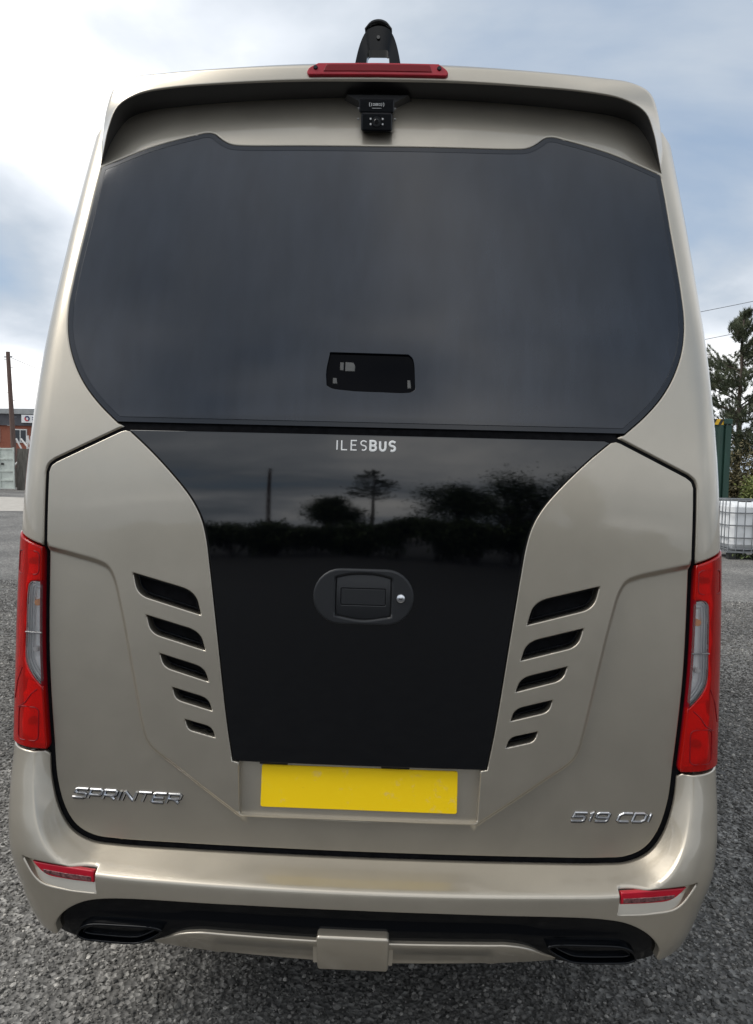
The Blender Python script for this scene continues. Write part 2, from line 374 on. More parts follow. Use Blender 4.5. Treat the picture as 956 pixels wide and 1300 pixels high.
def ribbon(mb, pts, wd, ht, sf, dp=ZERO, base=0., closed=False, bevel=.3, mi=0):
    """raised stroke along a polyline in (u, z), lying on the surface"""
    P = np.array(pts, float); n = len(P)
    t = np.gradient(P, axis=0) if not closed else np.roll(P, -1, 0)-np.roll(P, 1, 0)
    t /= np.maximum(np.linalg.norm(t, axis=1, keepdims=True), 1e-9)
    if not closed:                                          # mitre inside corners
        e_ = np.diff(P, axis=0); e_ /= np.maximum(np.linalg.norm(e_, axis=1, keepdims=True), 1e-9)
        t[0] = e_[0]; t[-1] = e_[-1]; t[1:-1] = e_[:-1]+e_[1:]; t /= np.maximum(np.linalg.norm(t, axis=1, keepdims=True), 1e-9)
        k = np.ones(n); k[1:-1] = 1/np.maximum((t[1:-1]*e_[:-1]).sum(1), .5)
    else: k = np.ones(n)
    nn = np.stack([-t[:,1], t[:,0]], 1)*k[:, None]; rows = []
    for off_, hh in ((-.5, base-.002), (-.5, base+ht*.45), (-.5+bevel, base+ht), (.5-bevel, base+ht), (.5, base+ht*.45), (.5, base-.002)):
        q = P+nn*off_*wd; pos, _, n0 = frame(sf, dp, q[:,0], q[:,1]); rows.append(pos+n0*hh)
    m_ = len(rows); vs_ = [rows[j][i] for i in range(n) for j in range(m_)]
    fs_ = [(i*m_+j, i*m_+j+1, ((i+1) % n)*m_+j+1, ((i+1) % n)*m_+j) for i in range(n if closed else n-1) for j in range(m_-1)]
    if not closed: fs_ += [tuple(range(m_)), tuple((n-1)*m_+j for j in range(m_-1, -1, -1))]
    mb.add(vs_, fs_, mi); return mb

# ------------------------------------------------------------------ ground
o = mesh_obj('ground', [(-900,-900,0),(900,-900,0),(900,900,0),(-900,900,0)], [(0,1,2,3)], M['ground']); tag(o, kind='structure')
o = mesh_obj('concrete_apron', [(-60,3,.004),(-24,17.0,.004),(-7,22.5,.004),(-6.5,27.5,.004),(-40,33.5,.004),(-60,34,.004)], [(0,1,2,3,4,5)], M['concrete']); tag(o, kind='structure')
o = mesh_obj('added_tarmac', [(-60,-60,.005),(60,-60,.005),(60,-0.9,.005),(-60,-1.3,.005)], [(0,1,2,3)], M['tarmac']); tag(o, kind='structure')  # added out of view to darken what the black panel mirrors
# ------------------------------------------------------------------ the minibus
bus = empty('minibus', (0, 0, 0)); tag(bus, 'champagne metallic minibus seen from behind, black glass tailgate and roof spoiler', 'minibus')
WIN_TOP = [(0,2.491),(.176,2.492),(.375,2.495),(.412,2.499),(.432,2.508),(.450,2.521),(.464,2.533),(.479,2.538),(.497,2.538),(.515,2.534),(.650,2.500),(.798,2.444)]
WIN_SIDE = [(.798,2.444),(.808,2.364),(.817,2.28),(.829,2.180),(.837,2.100),(.841,2.015),(.832,1.937),(.808,1.866),(.772,1.804),(.725,1.750),(.671,1.7015)]
GATE_TOP = [(.652,1.688),(.837,1.598),(.853,1.585),(.860,1.566)]
GATE_SIDE = [(.860,1.566),(.860,1.47),(.859,1.337),(.852,1.064),(.832,.835),(.821,.737),(.797,.660),(.763,.613),(.713,.588),(.642,.582),(.465,.581),(.20,.581),(0,.581)]
PANEL_SIDE = [(.645,1.687),(.578,1.630),(.510,1.563),(.461,1.505),(.433,1.454),(.418,1.398),(.409,1.338),(.384,1.156),(.352,.922),(.334,.820)]
CREASE = [(.93,1.380),(.858,1.363),(.777,1.345),(.712,1.329),(.686,1.317),(.669,1.291),(.644,1.201),(.609,1.039),(.582,.912),(.571,.872),(.553,.845),(.486,.796),(.413,.744),(.310,.672)]
SEAM = .010
def gate_path(off):      # the tailgate outline, right half, from the top seam down to the bottom centre, moved outwards by off
    t = catmull(GATE_TOP[:2], .012); a = np.concatenate([t[:-1], catmull(GATE_TOP[1:3]+[GATE_TOP[3]], .008)[:-1], catmull(GATE_SIDE, .014)])
    full = np.concatenate([[(0,1.688)], a]); 
    e_ = np.gradient(full, axis=0); e_ /= np.linalg.norm(e_, axis=1, keepdims=True); n_ = np.stack([-e_[:,1], e_[:,0]], 1)
    q = full+n_*off; q[0,0] = 0; q[-1,0] = 0; return q[1:]
GP = gate_path(0.)
# --- body shell: pillars, window surround and both flanks
def arch(c, r_, z0, n=16):
    return [(c+r_*math.cos(t), z0+r_*math.sin(t)) for t in np.linspace(0, math.pi, n)]
ZT = 2.60; UL = 6.3
win_out = np.concatenate([catmull(WIN_TOP, .012)[:-1], catmull(WIN_SIDE, .014)])
gout = gate_path(SEAM*.45)
k = np.where(gout[:,1] > 1.369)[0][-1]; gtop = gout[:k+1]
half = [(float(a), float(b)) for a, b in win_out[1:]] + [(float(a), float(b)) for a, b in gtop] + [(.866,1.369)]
light_top = [(.866,1.369),(.935,1.391),(1.00,1.408),(1.085,1.424)]
half += list(map(tuple, catmull(light_top, .015)[1:])) + list(map(tuple, catmull([(1.085,1.424),(1.088,1.1),(1.080,.832)], .02)[1:]))
half += [(1.52,.832),(1.52,.42)] + [(u, max(z, .42)) for u, z in reversed(arch(2.15, .45, .42))] + [(4.6,.42)] + [(u, max(z, .42)) for u, z in reversed(arch(5.25, .42, .42))] + [(UL,.42),(UL,2.55),(1.25,2.55),(1.0,2.55),(.90,2.57),(.80,2.60),(.70,2.655),(.4,2.668)]
shell = np.array(half+[(-a, b) for a, b in reversed(half)])
hf = np.concatenate([-np.arange(1.2, UL, .16)[::-1], np.arange(-1.12, 1.1201, .02), np.arange(1.2, UL, .16)])
panel('body_shell', shell, S, M['paint'], bus, hfun=hf, h=.025, edge=.005, depth=.03)
# black inner body behind every gap
inner = np.array([(-1.08,.45),(1.08,.45),(1.06,2.44),(.72,2.55),(-.72,2.55),(-1.06,2.44)])
panel('inner_frame', chain(*[[tuple(inner[i]), tuple(inner[(i+1) % 6])] for i in range(6)], step=.05), S, M['rubber'], bus, dp=lambda u, z: np.full_like(u, -.06), h=.05, edge=.002, wall=False)
def strip(name, path, wd, mat, parent, d=-.012, sf=S):
    mb = MB(); P = np.array(path); 
    return ribbon(mb, P, wd, .003, sf, gate_disp, base=d, bevel=.25).build(name, mat, parent, True)
# --- rear window
win = np.concatenate([win_out, [(-a, b) for a, b in win_out[::-1]][:-1]])
inn = offset(win if area(win) > 0 else win[::-1], .0025)
frit_in = offset(inn, .013)
VP = chain([(-.107,1.900),(.100,1.898)], [(.100,1.898),(.112,1.886),(.120,1.806)], [(.120,1.806),(.110,1.798),(.02,1.796),(-.04,1.797)], [(-.04,1.797),(-.10,1.804),(-.113,1.812)], [(-.113,1.812),(-.115,1.85),(-.107,1.900)], step=.008)
rw = panel('rear_window', offset(frit_in, .0002), S, M['glass'], bus, holes=[VP], h=.03, edge=.0008, depth=.012, dp=lambda u, z: np.full_like(u, .001))
panel('window_border', inn, S, M['frit'], rw, holes=[frit_in], h=.05, edge=.0008, depth=.02, dp=lambda u, z: np.full_like(u, .001))
lipo = offset(VP if area(VP) > 0 else VP[::-1], -.011)
panel('viewing_pane', VP, S, M['pane'], rw, h=.03, edge=.001, depth=.006, dp=lambda u, z: np.full_like(u, -.008), wall=False)
for poly in ([(-.080,1.876),(-.070,1.876),(-.070,1.853),(-.080,1.855)], [(-.066,1.877),(-.045,1.876),(-.040,1.868),(-.040,1.852),(-.066,1.852)], [(-.098,1.834),(-.088,1.834),(-.085,1.818),(-.098,1.818)], [(.099,1.832),(.107,1.832),(.110,1.810),(.100,1.809)]):
    panel('far_window_patch', chain(*[[poly[i], poly[(i+1) % len(poly)]] for i in range(len(poly))], step=.006), S, M['grey_plate'], rw, h=.02, edge=.002, depth=.003, dp=lambda u, z: np.full_like(u, -.0065))  # grey patches coloured in for light from windows seen through the bus
# --- tailgate
CR = catmull(CREASE, .01); CRp = np.concatenate([CR, [(0,.672),(0,1.9),(.93,1.9)]])
def gate_disp(u, z):
    Q = np.stack([np.abs(u), z], 1); d = segdist(Q, CR[:-1], CR[1:]); s_ = np.where(inside(CRp, Q), d, -d)
    return -.016*(1-sstep((s_+.008)/.016))
full_gate = np.concatenate([GP, [(-a, b) for a, b in GP[::-1][1:]]])
strip('door_seal', np.concatenate([full_gate, full_gate[:1]]), .034, M['rubber'], bus, -.010)
gin = gate_path(-SEAM*.55)
right = [tuple(q) for q in gin]
psr = catmull(PANEL_SIDE, .014)
cut = [tuple(q) for q in psr]+[(.3175,.817),(.312,.676)]
ctop = (.646+.004, 1.6835)
def dense(seq, step=.014): return [tuple(q) for a, b in zip(seq[:-1], seq[1:]) for q in catmull([a, b], step)[:-1]]+[seq[-1]]
cutd = [tuple(q) for q in psr[1:]]+dense([(.334,.820),(.3175,.817),(.312,.676)])[1:]
half_in = [(float(a), float(b)) for a, b in cutd]
bottom = dense([(.312,.676),(-.312,.676)])[1:-1]
outer = right[1:]+[(-a, b) for a, b in right[::-1]][1:-1]+[(-.6485,1.6815)]+[(-a, b) for a, b in half_in]+bottom+[(a, b) for a, b in reversed(half_in)]+[(.6485,1.6815)]
outer = np.array(outer)
VENT = [[(.613,1.305),(.443,1.262),(.427,1.200),(.600,1.247)], [(.574,1.195),(.428,1.157),(.413,1.107),(.561,1.147)], [(.535,1.095),(.415,1.063),(.402,1.025),(.524,1.059)],
 [(.499,1.007),(.402,.982),(.391,.949),(.490,.975)], [(.463,.924),(.391,.907),(.381,.879),(.455,.897)]]
def slot(A, B, C_, D):
    A, B, C_, D = map(np.array, (A, B, C_, D)); out = []
    def ln(p_, q): out.extend(list(catmull([p_, q], .008)[:-1]))
    def bz(p_, c_, q, n=9): out.extend([(1-t)**2*p_+2*t*(1-t)*c_+t*t*q for t in np.linspace(0, 1, n)[:-1]])
    a, b_, c_, d = A+(B-A)*.76, B+(C_-B)*.50, C_+(D-C_)*.82, D+(A-D)*.52
    ln(A, a); bz(a, B, b_); ln(b_, C_); ln(C_, c_); bz(c_, D, d); ln(d, A); return np.array(out)
vents = []
for v_ in VENT:
    q = slot(*v_); q = q if area(q) > 0 else q[::-1]; vents += [q, np.array([(-a, b) for a, b in q[::-1]])]
ex = np.concatenate([np.stack([CR[:,0], CR[:,1]], 1)+d_*np.stack([-np.gradient(CR[:,1]), np.gradient(CR[:,0])], 1)/np.linalg.norm(np.gradient(CR, axis=0), axis=1, keepdims=True) for d_ in (-.012,-.008,-.004,0,.004,.008,.012)])
ex = np.concatenate([ex, ex*[-1,1]])
gate = panel('tailgate', outer, S, M['paint'], bus, holes=vents, dp=gate_disp, h=.018, edge=.003, depth=.045, extra=ex)
for q in vents:
    i1 = offset(q, .0022); i2 = offset(q, .0085)+[0, .0035]
    o1 = panel('vent_slot', q, S, M['rubber'], gate, h=.03, edge=.001, depth=.004, dp=lambda u, z: np.full_like(u, -.040), wall=False)
    mb = MB(); low = [p_ for p_ in i2]
    ribbon(mb, i2, .0030, .010, S, base=-.024, closed=True).build('vent_rim', M['satin'], gate, True)
pan = np.concatenate([catmull([(-.640,1.6835),(.640,1.6835)], .02)[:-1], [(a-.0022, b) for a, b in psr[1:]], catmull([(.3318,.819),(-.3318,.819)], .02)[1:-1], [(-a+.0022, b) for a, b in psr[::-1][:-1]]])
panel('black_panel', pan, S, M['gloss'], gate, h=.02, edge=.0035, depth=.024, dp=lambda u, z: np.full_like(u, -.0015))
rec = chain([(-.3275,.84),(.3275,.84)], [(.3275,.84),(.316,.671)], [(.316,.671),(-.316,.671)], [(-.316,.671),(-.3275,.84)], step=.02)
rd = lambda u, z: -.018-.010*np.clip((z-.675)/.145, 0, 1.2)
panel('plate_recess', rec, S, M['paint'], gate, h=.03, edge=.002, depth=.004, dp=rd, wall=False)
for xx in (-.225, .095):
    mb = MB(); P0, n0, _ = frame(S, ZERO, np.array([xx]), np.array([.815])); mb.box(P0[0]-n0[0]*.016+np.array([0,0,.0025]), (.075,.02,.008), None, .002).build('plate_lamp', M['satin'], gate, True)
def rrect(x0, z0, x1, z1, r_, n=6):
    out = []
    for cx, cz, a0 in ((x1-r_, z1-r_, 0), (x0+r_, z1-r_, 90), (x0+r_, z0+r_, 180), (x1-r_, z0+r_, 270)):
        out += [(cx+r_*math.cos(R(a0+90*i/n)), cz+r_*math.sin(R(a0+90*i/n))) for i in range(n+1)]
    return np.array(out)
flat = lambda d: (lambda u, z: np.full_like(u, d))
panel('number_plate', rrect(-.259,.6975,.260,.8075,.006), S, M['plate'], bus, h=.03, edge=.0015, depth=.005, dp=lambda u, z: rd(u, z)+.006)
# --- handle
def oval(cx, cz, hw, hh, n=14, e_=0.):
    r_ = hh; pts = []
    for i in range(n+1): t = R(-90+180*i/n); pts.append((cx+hw-r_+r_*math.cos(t), cz+r_*math.sin(t)))
    for i in range(n+1): t = R(90+180*i/n); pts.append((cx-hw+r_+r_*math.cos(t), cz+r_*math.sin(t)))
    return np.array(pts)
hx, hz = 0.0, 1.263
body = oval(hx, hz, .131, .0725)
pad = chain([(hx-.070,hz+.048),(hx-.035,hz+.056),(hx,hz+.058),(hx+.035,hz+.056),(hx+.070,hz+.048)], [(hx+.070,hz+.048),(hx+.070,hz-.048)], [(hx+.070,hz-.048),(hx,hz-.058),(hx-.070,hz-.048)], [(hx-.070,hz-.048),(hx-.070,hz+.048)], step=.008)
pad = pad if area(pad) > 0 else pad[::-1]
hd = panel('door_handle', body, S, M['plastic'], bus, holes=[offset(pad, -.002)], h=.012, edge=.006, depth=.02, dp=flat(.010))
pr = rrect(hx-.058, hz-.021, hx+.057, hz+.021, .003)
panel('handle_paddle', pad, S, M['plastic'], hd, holes=[offset(pr, -.001)], h=.012, edge=.0022, depth=.012, dp=lambda u, z: .0085-.006*(np.abs(z-hz)/.058)**2)
panel('paddle_inset', pr, S, M['plastic'], hd, h=.02, edge=.002, depth=.008, dp=flat(.0068))
mb = MB(); P0, n0, _ = frame(S, ZERO, np.array([hx+.097]), np.array([hz])); c = P0[0]
mb.lathe([(.0001,-.0175),(.006,-.0172),(.0105,-.015),(.0115,-.011),(.0115,0)], c, 'Y', 20); mb.build('lock', M['chrome'], hd, True)
mb = MB(); mb.box(c+np.array([0,-.0175,0]), (.010,.002,.0022)).build('key_slot', M['rubber'], hd)
# --- lettering
def word(parent, glyphs, text, x0, z0, h, adv, gap, wd, ht, shear, sf, dp, mat, base=0., wscale={}, name='letter', bold=(), outline=False):
    cx = x0
    for i, ch in enumerate(text):
        if ch == ' ': cx += adv*.55; continue
        wl = adv*wscale.get(ch, 1.); mb = MB()
        for st_ in glyphs[ch]:
            P = [(cx+px_*wl+shear*pz*h, z0+pz*h) for px_, pz in st_]
            d_ = []
            for a, b in zip(P[:-1], P[1:]): d_ += [a]
            d_.append(P[-1]); ribbon(mb, d_, wd*(1.7 if i in bold else 1), ht, sf, dp, base)
            if outline: ribbon(mb, [(a+.0006, b-.0012) for a, b in d_], wd+.0028, .0012, sf, dp, base, mi=1)  # dark ribbon set lower: the letters' shadow put in as colour
        mb.build(name, [mat, M['satin']], parent, False, False); cx += wl+gap
def arcp(cx, cz, rx, rz, a0, a1, n=8): return [(cx+rx*math.cos(R(a0+(a1-a0)*i/n)), cz+rz*math.sin(R(a0+(a1-a0)*i/n))) for i in range(n+1)]
WIDE = {'S': [[(1,1),(.22,1),(.06,.92),(.06,.62),(.2,.54),(.84,.54),(.96,.44),(.96,.1),(.82,0),(0,0)]],
 'P': [[(.05,0),(.05,1),(.85,1),(.98,.88),(.98,.52),(.84,.40),(.10,.40)]],
 'R': [[(.05,0),(.05,1),(.85,1),(.98,.88),(.98,.56),(.84,.44),(.10,.44)], [(.55,.44),(1.02,0)]],
 'I': [[(.5,0),(.5,1)]], 'N': [[(.05,0),(.05,1)],[(.08,1),(.94,0)],[(.97,0),(.97,1)]], 'T': [[(0,1),(1,1)], [(.5,1),(.5,0)]],
 'E': [[(1,1),(.18,1),(.05,.9),(.05,.1),(.18,0),(1,0)], [(.08,.5),(.9,.5)]],
 '5': [[(1,1),(.08,1),(.06,.55),(.84,.55),(.97,.44),(.97,.12),(.84,0),(0,0)]], '1': [[(.2,.86),(.6,1),(.6,0)]],
 '9': [[(.97,.45),(.16,.45),(.04,.56),(.04,.88),(.16,1),(.85,1),(.97,.88),(.97,.12),(.85,0),(.05,0)]],
 'C': [[(1,1),(.3,1),(.06,.75),(.06,.15),(.2,0),(.95,0)]], 'D': [[(.05,0),(.05,1),(.75,1),(.98,.8),(.98,.2),(.75,0),(.05,0)]]}
bd = empty('model_badge', (0,0,0), bus); bd['label'] = 'chrome model lettering on the left of the tailgate'
word(bd, WIDE, 'SPRINTER', -.772, .695, .0235, .0345, .006, .0066, .006, .42, S, gate_disp, M['chrome'], wscale={'I': .22}, outline=True)
bd = empty('engine_badge', (0,0,0), bus); bd['label'] = 'chrome figures on the right of the tailgate'
word(bd, WIDE, '519 CDI', .560, .687, .0215, .034, .006, .0058, .005, .42, S, gate_disp, M['chrome'], wscale={'I': .25, '1': .45}, outline=True)
NARROW = {'I': [[(.5,0),(.5,1)]], 'L': [[(.1,1),(.1,0),(.9,0)]], 'E': [[(.9,1),(.1,1),(.1,0),(.9,0)], [(.1,.52),(.8,.52)]],
 'S': [[(.92,.88)]+arcp(.5,.75,.4,.25,50,250,8)+[(.5,.5)]+arcp(.5,.25,.4,.25,70,-130,8)],
 'B': [[(.1,0),(.1,1),(.55,1)]+arcp(.55,.76,.33,.24,80,-90,6)+[(.1,.52)], [(.5,.52)]+arcp(.55,.26,.38,.26,80,-90,6)+[(.1,0)]],
 'U': [[(.1,1),(.1,.35)]+arcp(.5,.35,.4,.35,180,360,8)[1:]+[(.9,1)]]}
bd = empty('maker_lettering', (0,0,0), bus); bd['label'] = 'small white capital lettering at the top of the black panel'
word(bd, NARROW, 'ILESBUS', -.082, 1.643, .0245, .0175, .0075, .0034, .0012, 0., S, ZERO, M['white_paint'], .0, wscale={'I': .3}, bold=(4,5,6))
# --- tail lights
LT = [(.866,1.3645),(.935,1.3865),(1.00,1.404),(1.080,1.419)]
LO = catmull(LT, .012); 
side_in = [tuple(q) for q in gout if .826 < q[1] < 1.362][::-1]      # bottom to top
bot = [(1.076,.838),(1.0,.832),(.921,.828),(.882,.825),(.842,.824)]
CL = [(.8665,1.272),(.893,1.272),(.903,1.262),(.906,1.24),(.907,1.146),(.906,1.066),(.897,1.042),(.880,1.017),(.8585,.994)]
for s_ in (1, -1):
    tl = empty('tail_light', (s_*.92, .1, 1.1), bus)
    inv = Matrix.Translation((-s_*.92, -.1, -1.1))
    out = np.array([tuple(q) for q in LO]+[tuple(q) for q in catmull([(1.080,1.419),(1.083,1.1),(1.076,.838)], .02)[1:-1]]+[tuple(q) for q in catmull(bot, .015)]+[(a+.002, b) for a, b in side_in])
    clr = np.concatenate([catmull(CL[:5], .006)[:-1], catmull(CL[4:], .008)])
    inn_ = np.array([(a+.002, b) for a, b in side_in if clr[-1,1] < b < clr[0,1]])
    clear = np.concatenate([clr, inn_]); 
    lowi = [(a+.002, b) for a, b in side_in if b <= clr[-1,1]]; topi = [(a+.002, b) for a, b in side_in if b >= clr[0,1]]
    red = np.array([tuple(q) for q in LO]+[tuple(q) for q in catmull([(1.080,1.419),(1.083,1.1),(1.076,.838)], .02)[1:-1]]+[tuple(q) for q in catmull(bot, .015)]+lowi+[tuple(q) for q in clr[::-1]]+topi)
    mf = lambda P: np.array(P)*[s_, 1]
    def bulge(u, z): return .004+0*u
    def house(u, z):
        a = np.abs(u); return -.016-.006*np.abs(((z*21+a*9) % 2)-1)-.006*np.abs(((a*26) % 2)-1)-.010*sstep((np.abs(z-.90)-.055)/.01)*(z < 1.0)
    def chouse(u, z):        # stepped rings following the outline of the clear lens
        cc = clear; d = segdist(np.stack([np.abs(u), z], 1), clr[:-1], clr[1:]); return -.006-.008*sstep(d/.03)-.003*np.abs(((d*180) % 2)-1)
    for ob in (panel('red_lens', mf(red), S, M['red_lens'], tl, h=.02, edge=.004, depth=.012, dp=bulge),
               panel('clear_lens', mf(offset(clear if area(clear) > 0 else clear[::-1], .0008)), S, M['clear_lens'], tl, h=.02, edge=.003, depth=.012, dp=bulge),
               panel('lamp_housing', mf(offset(red if area(red) > 0 else red[::-1], .004)), S, M['white_refl'], tl, h=.0065, edge=.001, depth=.003, dp=house, wall=False),
               panel('clear_housing', mf(offset(clear if area(clear) > 0 else clear[::-1], .003)), S, M['white_refl'], tl, h=.005, edge=.001, depth=.003, dp=chouse, wall=False)):
        ob.matrix_parent_inverse = inv
    for bz, mt, rad, bu in ((1.215,'amber',.011,.877), (1.345-.02,'red_dark',.010,.903), (.895,'red_dark',.012,.888), (1.09,'bulb',.009,.88)):
        P0, n0, _ = frame(S, ZERO, np.array([s_*bu]), np.array([bz])); mb = MB(); a, b = P0[0]-n0[0]*.024, P0[0]-n0[0]*.003
        mb.tube(a, b, rad, rad*.8, 14); mb.tube(b, b-n0[0]*-.0012, rad*.55, rad*.5, 14)
        ob = mb.build('bulb', M[mt], tl, True); ob.matrix_parent_inverse = inv
    rimp = offset(out if area(out) > 0 else out[::-1], .0025)
    mb = MB(); ribbon(mb, mf(rimp), .005, .034, S, base=-.031, closed=True).build('lamp_rim', M['red_dark'], tl, True).matrix_parent_inverse = inv
    cn = np.gradient(clr, axis=0); cn /= np.linalg.norm(cn, axis=1, keepdims=True); cn = np.stack([cn[:,1], -cn[:,0]], 1)
    for dd in (.0, .006, .012, .018):
        q = clr+cn*dd*np.sign(((clr.mean(0)+[-.02,.0]-clr)*cn).sum(1).mean()); q = q[(q[:,0] > np.interp(q[:,1], [z_ for _, z_ in side_in], [a_ for a_, _ in side_in])+.004)]
        if len(q) > 3: mb = MB(); ribbon(mb, mf(q), .0016, .003, S, base=-.002-dd*.4).build('lens_ridge', M['chrome'] if dd else M['red_dark'], tl, True).matrix_parent_inverse = inv
    for loop in (rrect(.872,1.290,.948,1.352,.012), rrect(.862,.845,.925,.935,.014), [(.868,.985),(.885,.970),(.903,.945),(.93,.93)], [(.915,1.04),(.935,1.0),(.95,.95)]):
        mb = MB(); cl = len(loop) > 5; ribbon(mb, mf(loop), .0022, .0012, S, base=.0042, closed=cl).build('lens_moulding', M['red_dark'], tl, True).matrix_parent_inverse = inv
    mb = MB(); ribbon(mb, mf([(.8595,1.135),(.906,1.135)]), .004, .004, S, base=.003).build('lens_divider', M['steel'], tl).matrix_parent_inverse = inv
# --- bumper
gb = gate_path(SEAM*.5); kb = np.where(gb[:,1] < .816)[0][0]
inner_b = [tuple(q) for q in gb[kb:]]               # from light bottom down and to the centre
bt = [(.846,.818),(.921,.8215),(1.0,.8255),(1.09,.829)]
DIF = [(.778,.362),(.780,.390),(.752,.432),(.697,.466),(.624,.482),(.314,.493),(.0,.496)]
DLO = [(.0,.420),(.093,.420),(.335,.421),(.395,.420),(.445,.407),(.500,.375),(.550,.353)]
low = [(.550,.3515),(.640,.349),(.740,.349),(.775,.353),(.800,.36),(.90,.372),(1.05,.385),(1.30,.395),(1.50,.40)]
hb = list(map(tuple, catmull(bt, .015)))+[(1.30,.829),(1.50,.829),(1.50,.60),(1.50,.40)]+list(map(tuple, catmull(low, .015)[::-1][1:-1]))
difh = list(map(tuple, catmull(DIF, .014)))           # from bottom outer corner up to the centre
# the bumper runs from the seam down to the diffuser; below it only at the outer corners
hb = list(map(tuple, catmull(bt, .015)))+[(1.30,.829),(1.50,.829),(1.50,.60),(1.50,.40)]+list(map(tuple, catmull([(1.5,.40),(1.3,.395),(1.05,.385),(.90,.372),(.81,.358),(.786,.352)], .02)[1:]))+difh
hb_full = [tuple(q) for q in inner_b[::-1]]+hb        # centre seam -> ... -> centre diffuser top
rm = hb_full[:-1]; outb = np.array(rm+[(-a, b) for a, b in rm[::-1]])
outb = np.array([q for i, q in enumerate(outb) if i == 0 or np.linalg.norm(q-outb[i-1]) > 1e-5])
GPs = np.array(gate_path(0.)); BTs = np.array(bt)
RF = chain([(.842,.558),(.76,.5535),(.672,.549)], [(.672,.549),(.670,.519)], [(.670,.519),(.749,.521),(.800,.528),(.842,.558)], step=.008)
RF = RF if area(RF) > 0 else RF[::-1]
PK = chain([(.872,.566),(.76,.556),(.668,.551)], [(.668,.551),(.663,.494)], [(.663,.494),(.75,.496),(.82,.510),(.872,.566)], step=.008)
PK = PK if area(PK) > 0 else PK[::-1]
def SBB(u, z):
    Q = np.stack([np.abs(u), z], 1); d = segdist(Q, GPs[:-1], GPs[1:]); t = np.clip((d-.005)/.056, 0, 1)
    ln = 1-np.clip(d-.005, 0, 1)/.034; k_ = (np.clip((ln+np.sqrt(ln*ln+.010))/2, 0, 1)*(1-sstep((d-.05)/.08))*(np.abs(u) < 1.1))[:, None]
    a, b = SB(u, z), S(u, z)+[0,.014,0]
    return a*(1-k_)+b*k_
def bump_disp(u, z):
    Q = np.stack([np.abs(u), z], 1); r_ = 0*u
    return r_
ge = np.concatenate([offset(np.array([tuple(q) for q in GPs]+[(-a, b) for a, b in GPs[::-1][1:]])[::-1], -d_) for d_ in (.0105,.0145,.019,.0235,.028,.0315,.035,.0385,.042,.046,.051,.058,.066)])
pe = ge[(ge[:,1] < .83)]
hfb = np.concatenate([-np.arange(1.0, 1.5, .04)[::-1], np.arange(-.97, .98, .02), np.arange(1.0, 1.5, .04)])
bmp = panel('bumper', outb, SBB, M['paint'], bus, dp=bump_disp, h=.014, edge=.004, depth=.03, hfun=hfb, extra=pe, holes=[PK, PK*[-1,1]])
for s_ in (1, -1):
    panel('reflector_pocket', offset(PK, -.002)*[s_, 1], SBB, M['paint'], bmp, h=.012, edge=.001, dp=lambda u, z: -.002-.016*np.clip((z-.492)/.045, 0, 1), wall=False)
    q = RF*[s_, 1]; rf = panel('reflector', q, SB, M['red_solid'], bmp, h=.02, edge=.003, depth=.012, dp=flat(-.004))
    lowp = np.array([(.806,.5325),(.749,.5245),(.676,.5225),(.677,.5345),(.75,.537),(.81,.5415)]); lowp = lowp if area(lowp) > 0 else lowp[::-1]
    panel('reflector_strip', chain(*[[tuple(lowp[i]), tuple(lowp[(i+1) % 6])] for i in range(6)], step=.01)*[s_, 1], SB, M['rclear'], bmp, h=.02, edge=.0015, depth=.004, dp=flat(-.0025))
# --- black diffuser band, exhaust trims, skirt and tow cover
dh = [tuple(q) for q in catmull([(.792,.350),(.790,.385),(.760,.438),(.703,.474),(.626,.490),(.314,.501),(0,.504)], .014)]
dl = [tuple(q) for q in catmull([(0,.393),(.093,.393),(.335,.394),(.395,.393),(.445,.382),(.500,.355),(.550,.341)], .014)]+[tuple(q) for q in catmull([(.550,.343),(.640,.340),(.740,.340),(.792,.350)], .014)[1:]]
dr = dh[:-1]+[(-a, b) for a, b in dh[::-1]][:-1]+[(-a, b) for a, b in dl[::-1]][:-1]+dl[1:-1]
dr = dh[::-1][:-1]; dfull = np.array([(0,.504)]+dr[1:]+dl[::-1][1:-1]+[(0,.405)]+[(-a, b) for a, b in dl[1:-1]]+[(-a, b) for a, b in dh[:-1]])
rid = catmull([(0,.443),(.30,.443),(.42,.440),(.50,.430),(.60,.428),(.70,.418),(.80,.39)], .02)
def dif_disp(u, z):
    Q = np.stack([np.abs(u), z], 1); zr = np.interp(np.abs(u), rid[:,0], rid[:,1]); return -.026+.006*sstep((zr+.02-z)/.04)
dfo = panel('diffuser', dfull, SB, M['trim'], bus, h=.012, edge=.003, depth=.02, dp=dif_disp)
EX = [(.722,.362),(.715,.385),(.690,.403),(.595,.413),(.500,.414),(.488,.408),(.495,.396),(.540,.366),(.560,.358),(.658,.351),(.705,.352)]
for s_ in (1, -1):
    q = catmull(EX, .008, True); q = q if area(q) > 0 else q[::-1]; q = q*[s_, 1]; q = q if area(q) > 0 else q[::-1]
    et = empty('exhaust_trim', (s_*.6, -.08, .38), bus); inv = Matrix.Translation((-s_*.6, .08, -.38))
    for ob in (panel('trim_ring', q, SB, M['trim'], et, holes=[offset(q, .0055)+[0,-.001]], h=.03, edge=.0025, depth=.05, dp=flat(.001)),
               panel('trim_ring', offset(q, .012)+[0,-.001], SB, M['satin'], et, holes=[offset(q, .0155)+[0,-.001]], h=.03, edge=.0015, depth=.03, dp=flat(-.010)),
               panel('trim_back', offset(q, .004), SB, M['trim'], et, h=.03, edge=.002, dp=flat(-.034), wall=False)):
        ob.matrix_parent_inverse = inv
skh = [tuple(q) for q in catmull([(0,.407),(.093,.407),(.335,.4085),(.395,.4075),(.443,.396),(.497,.367),(.545,.3475)], .014)]
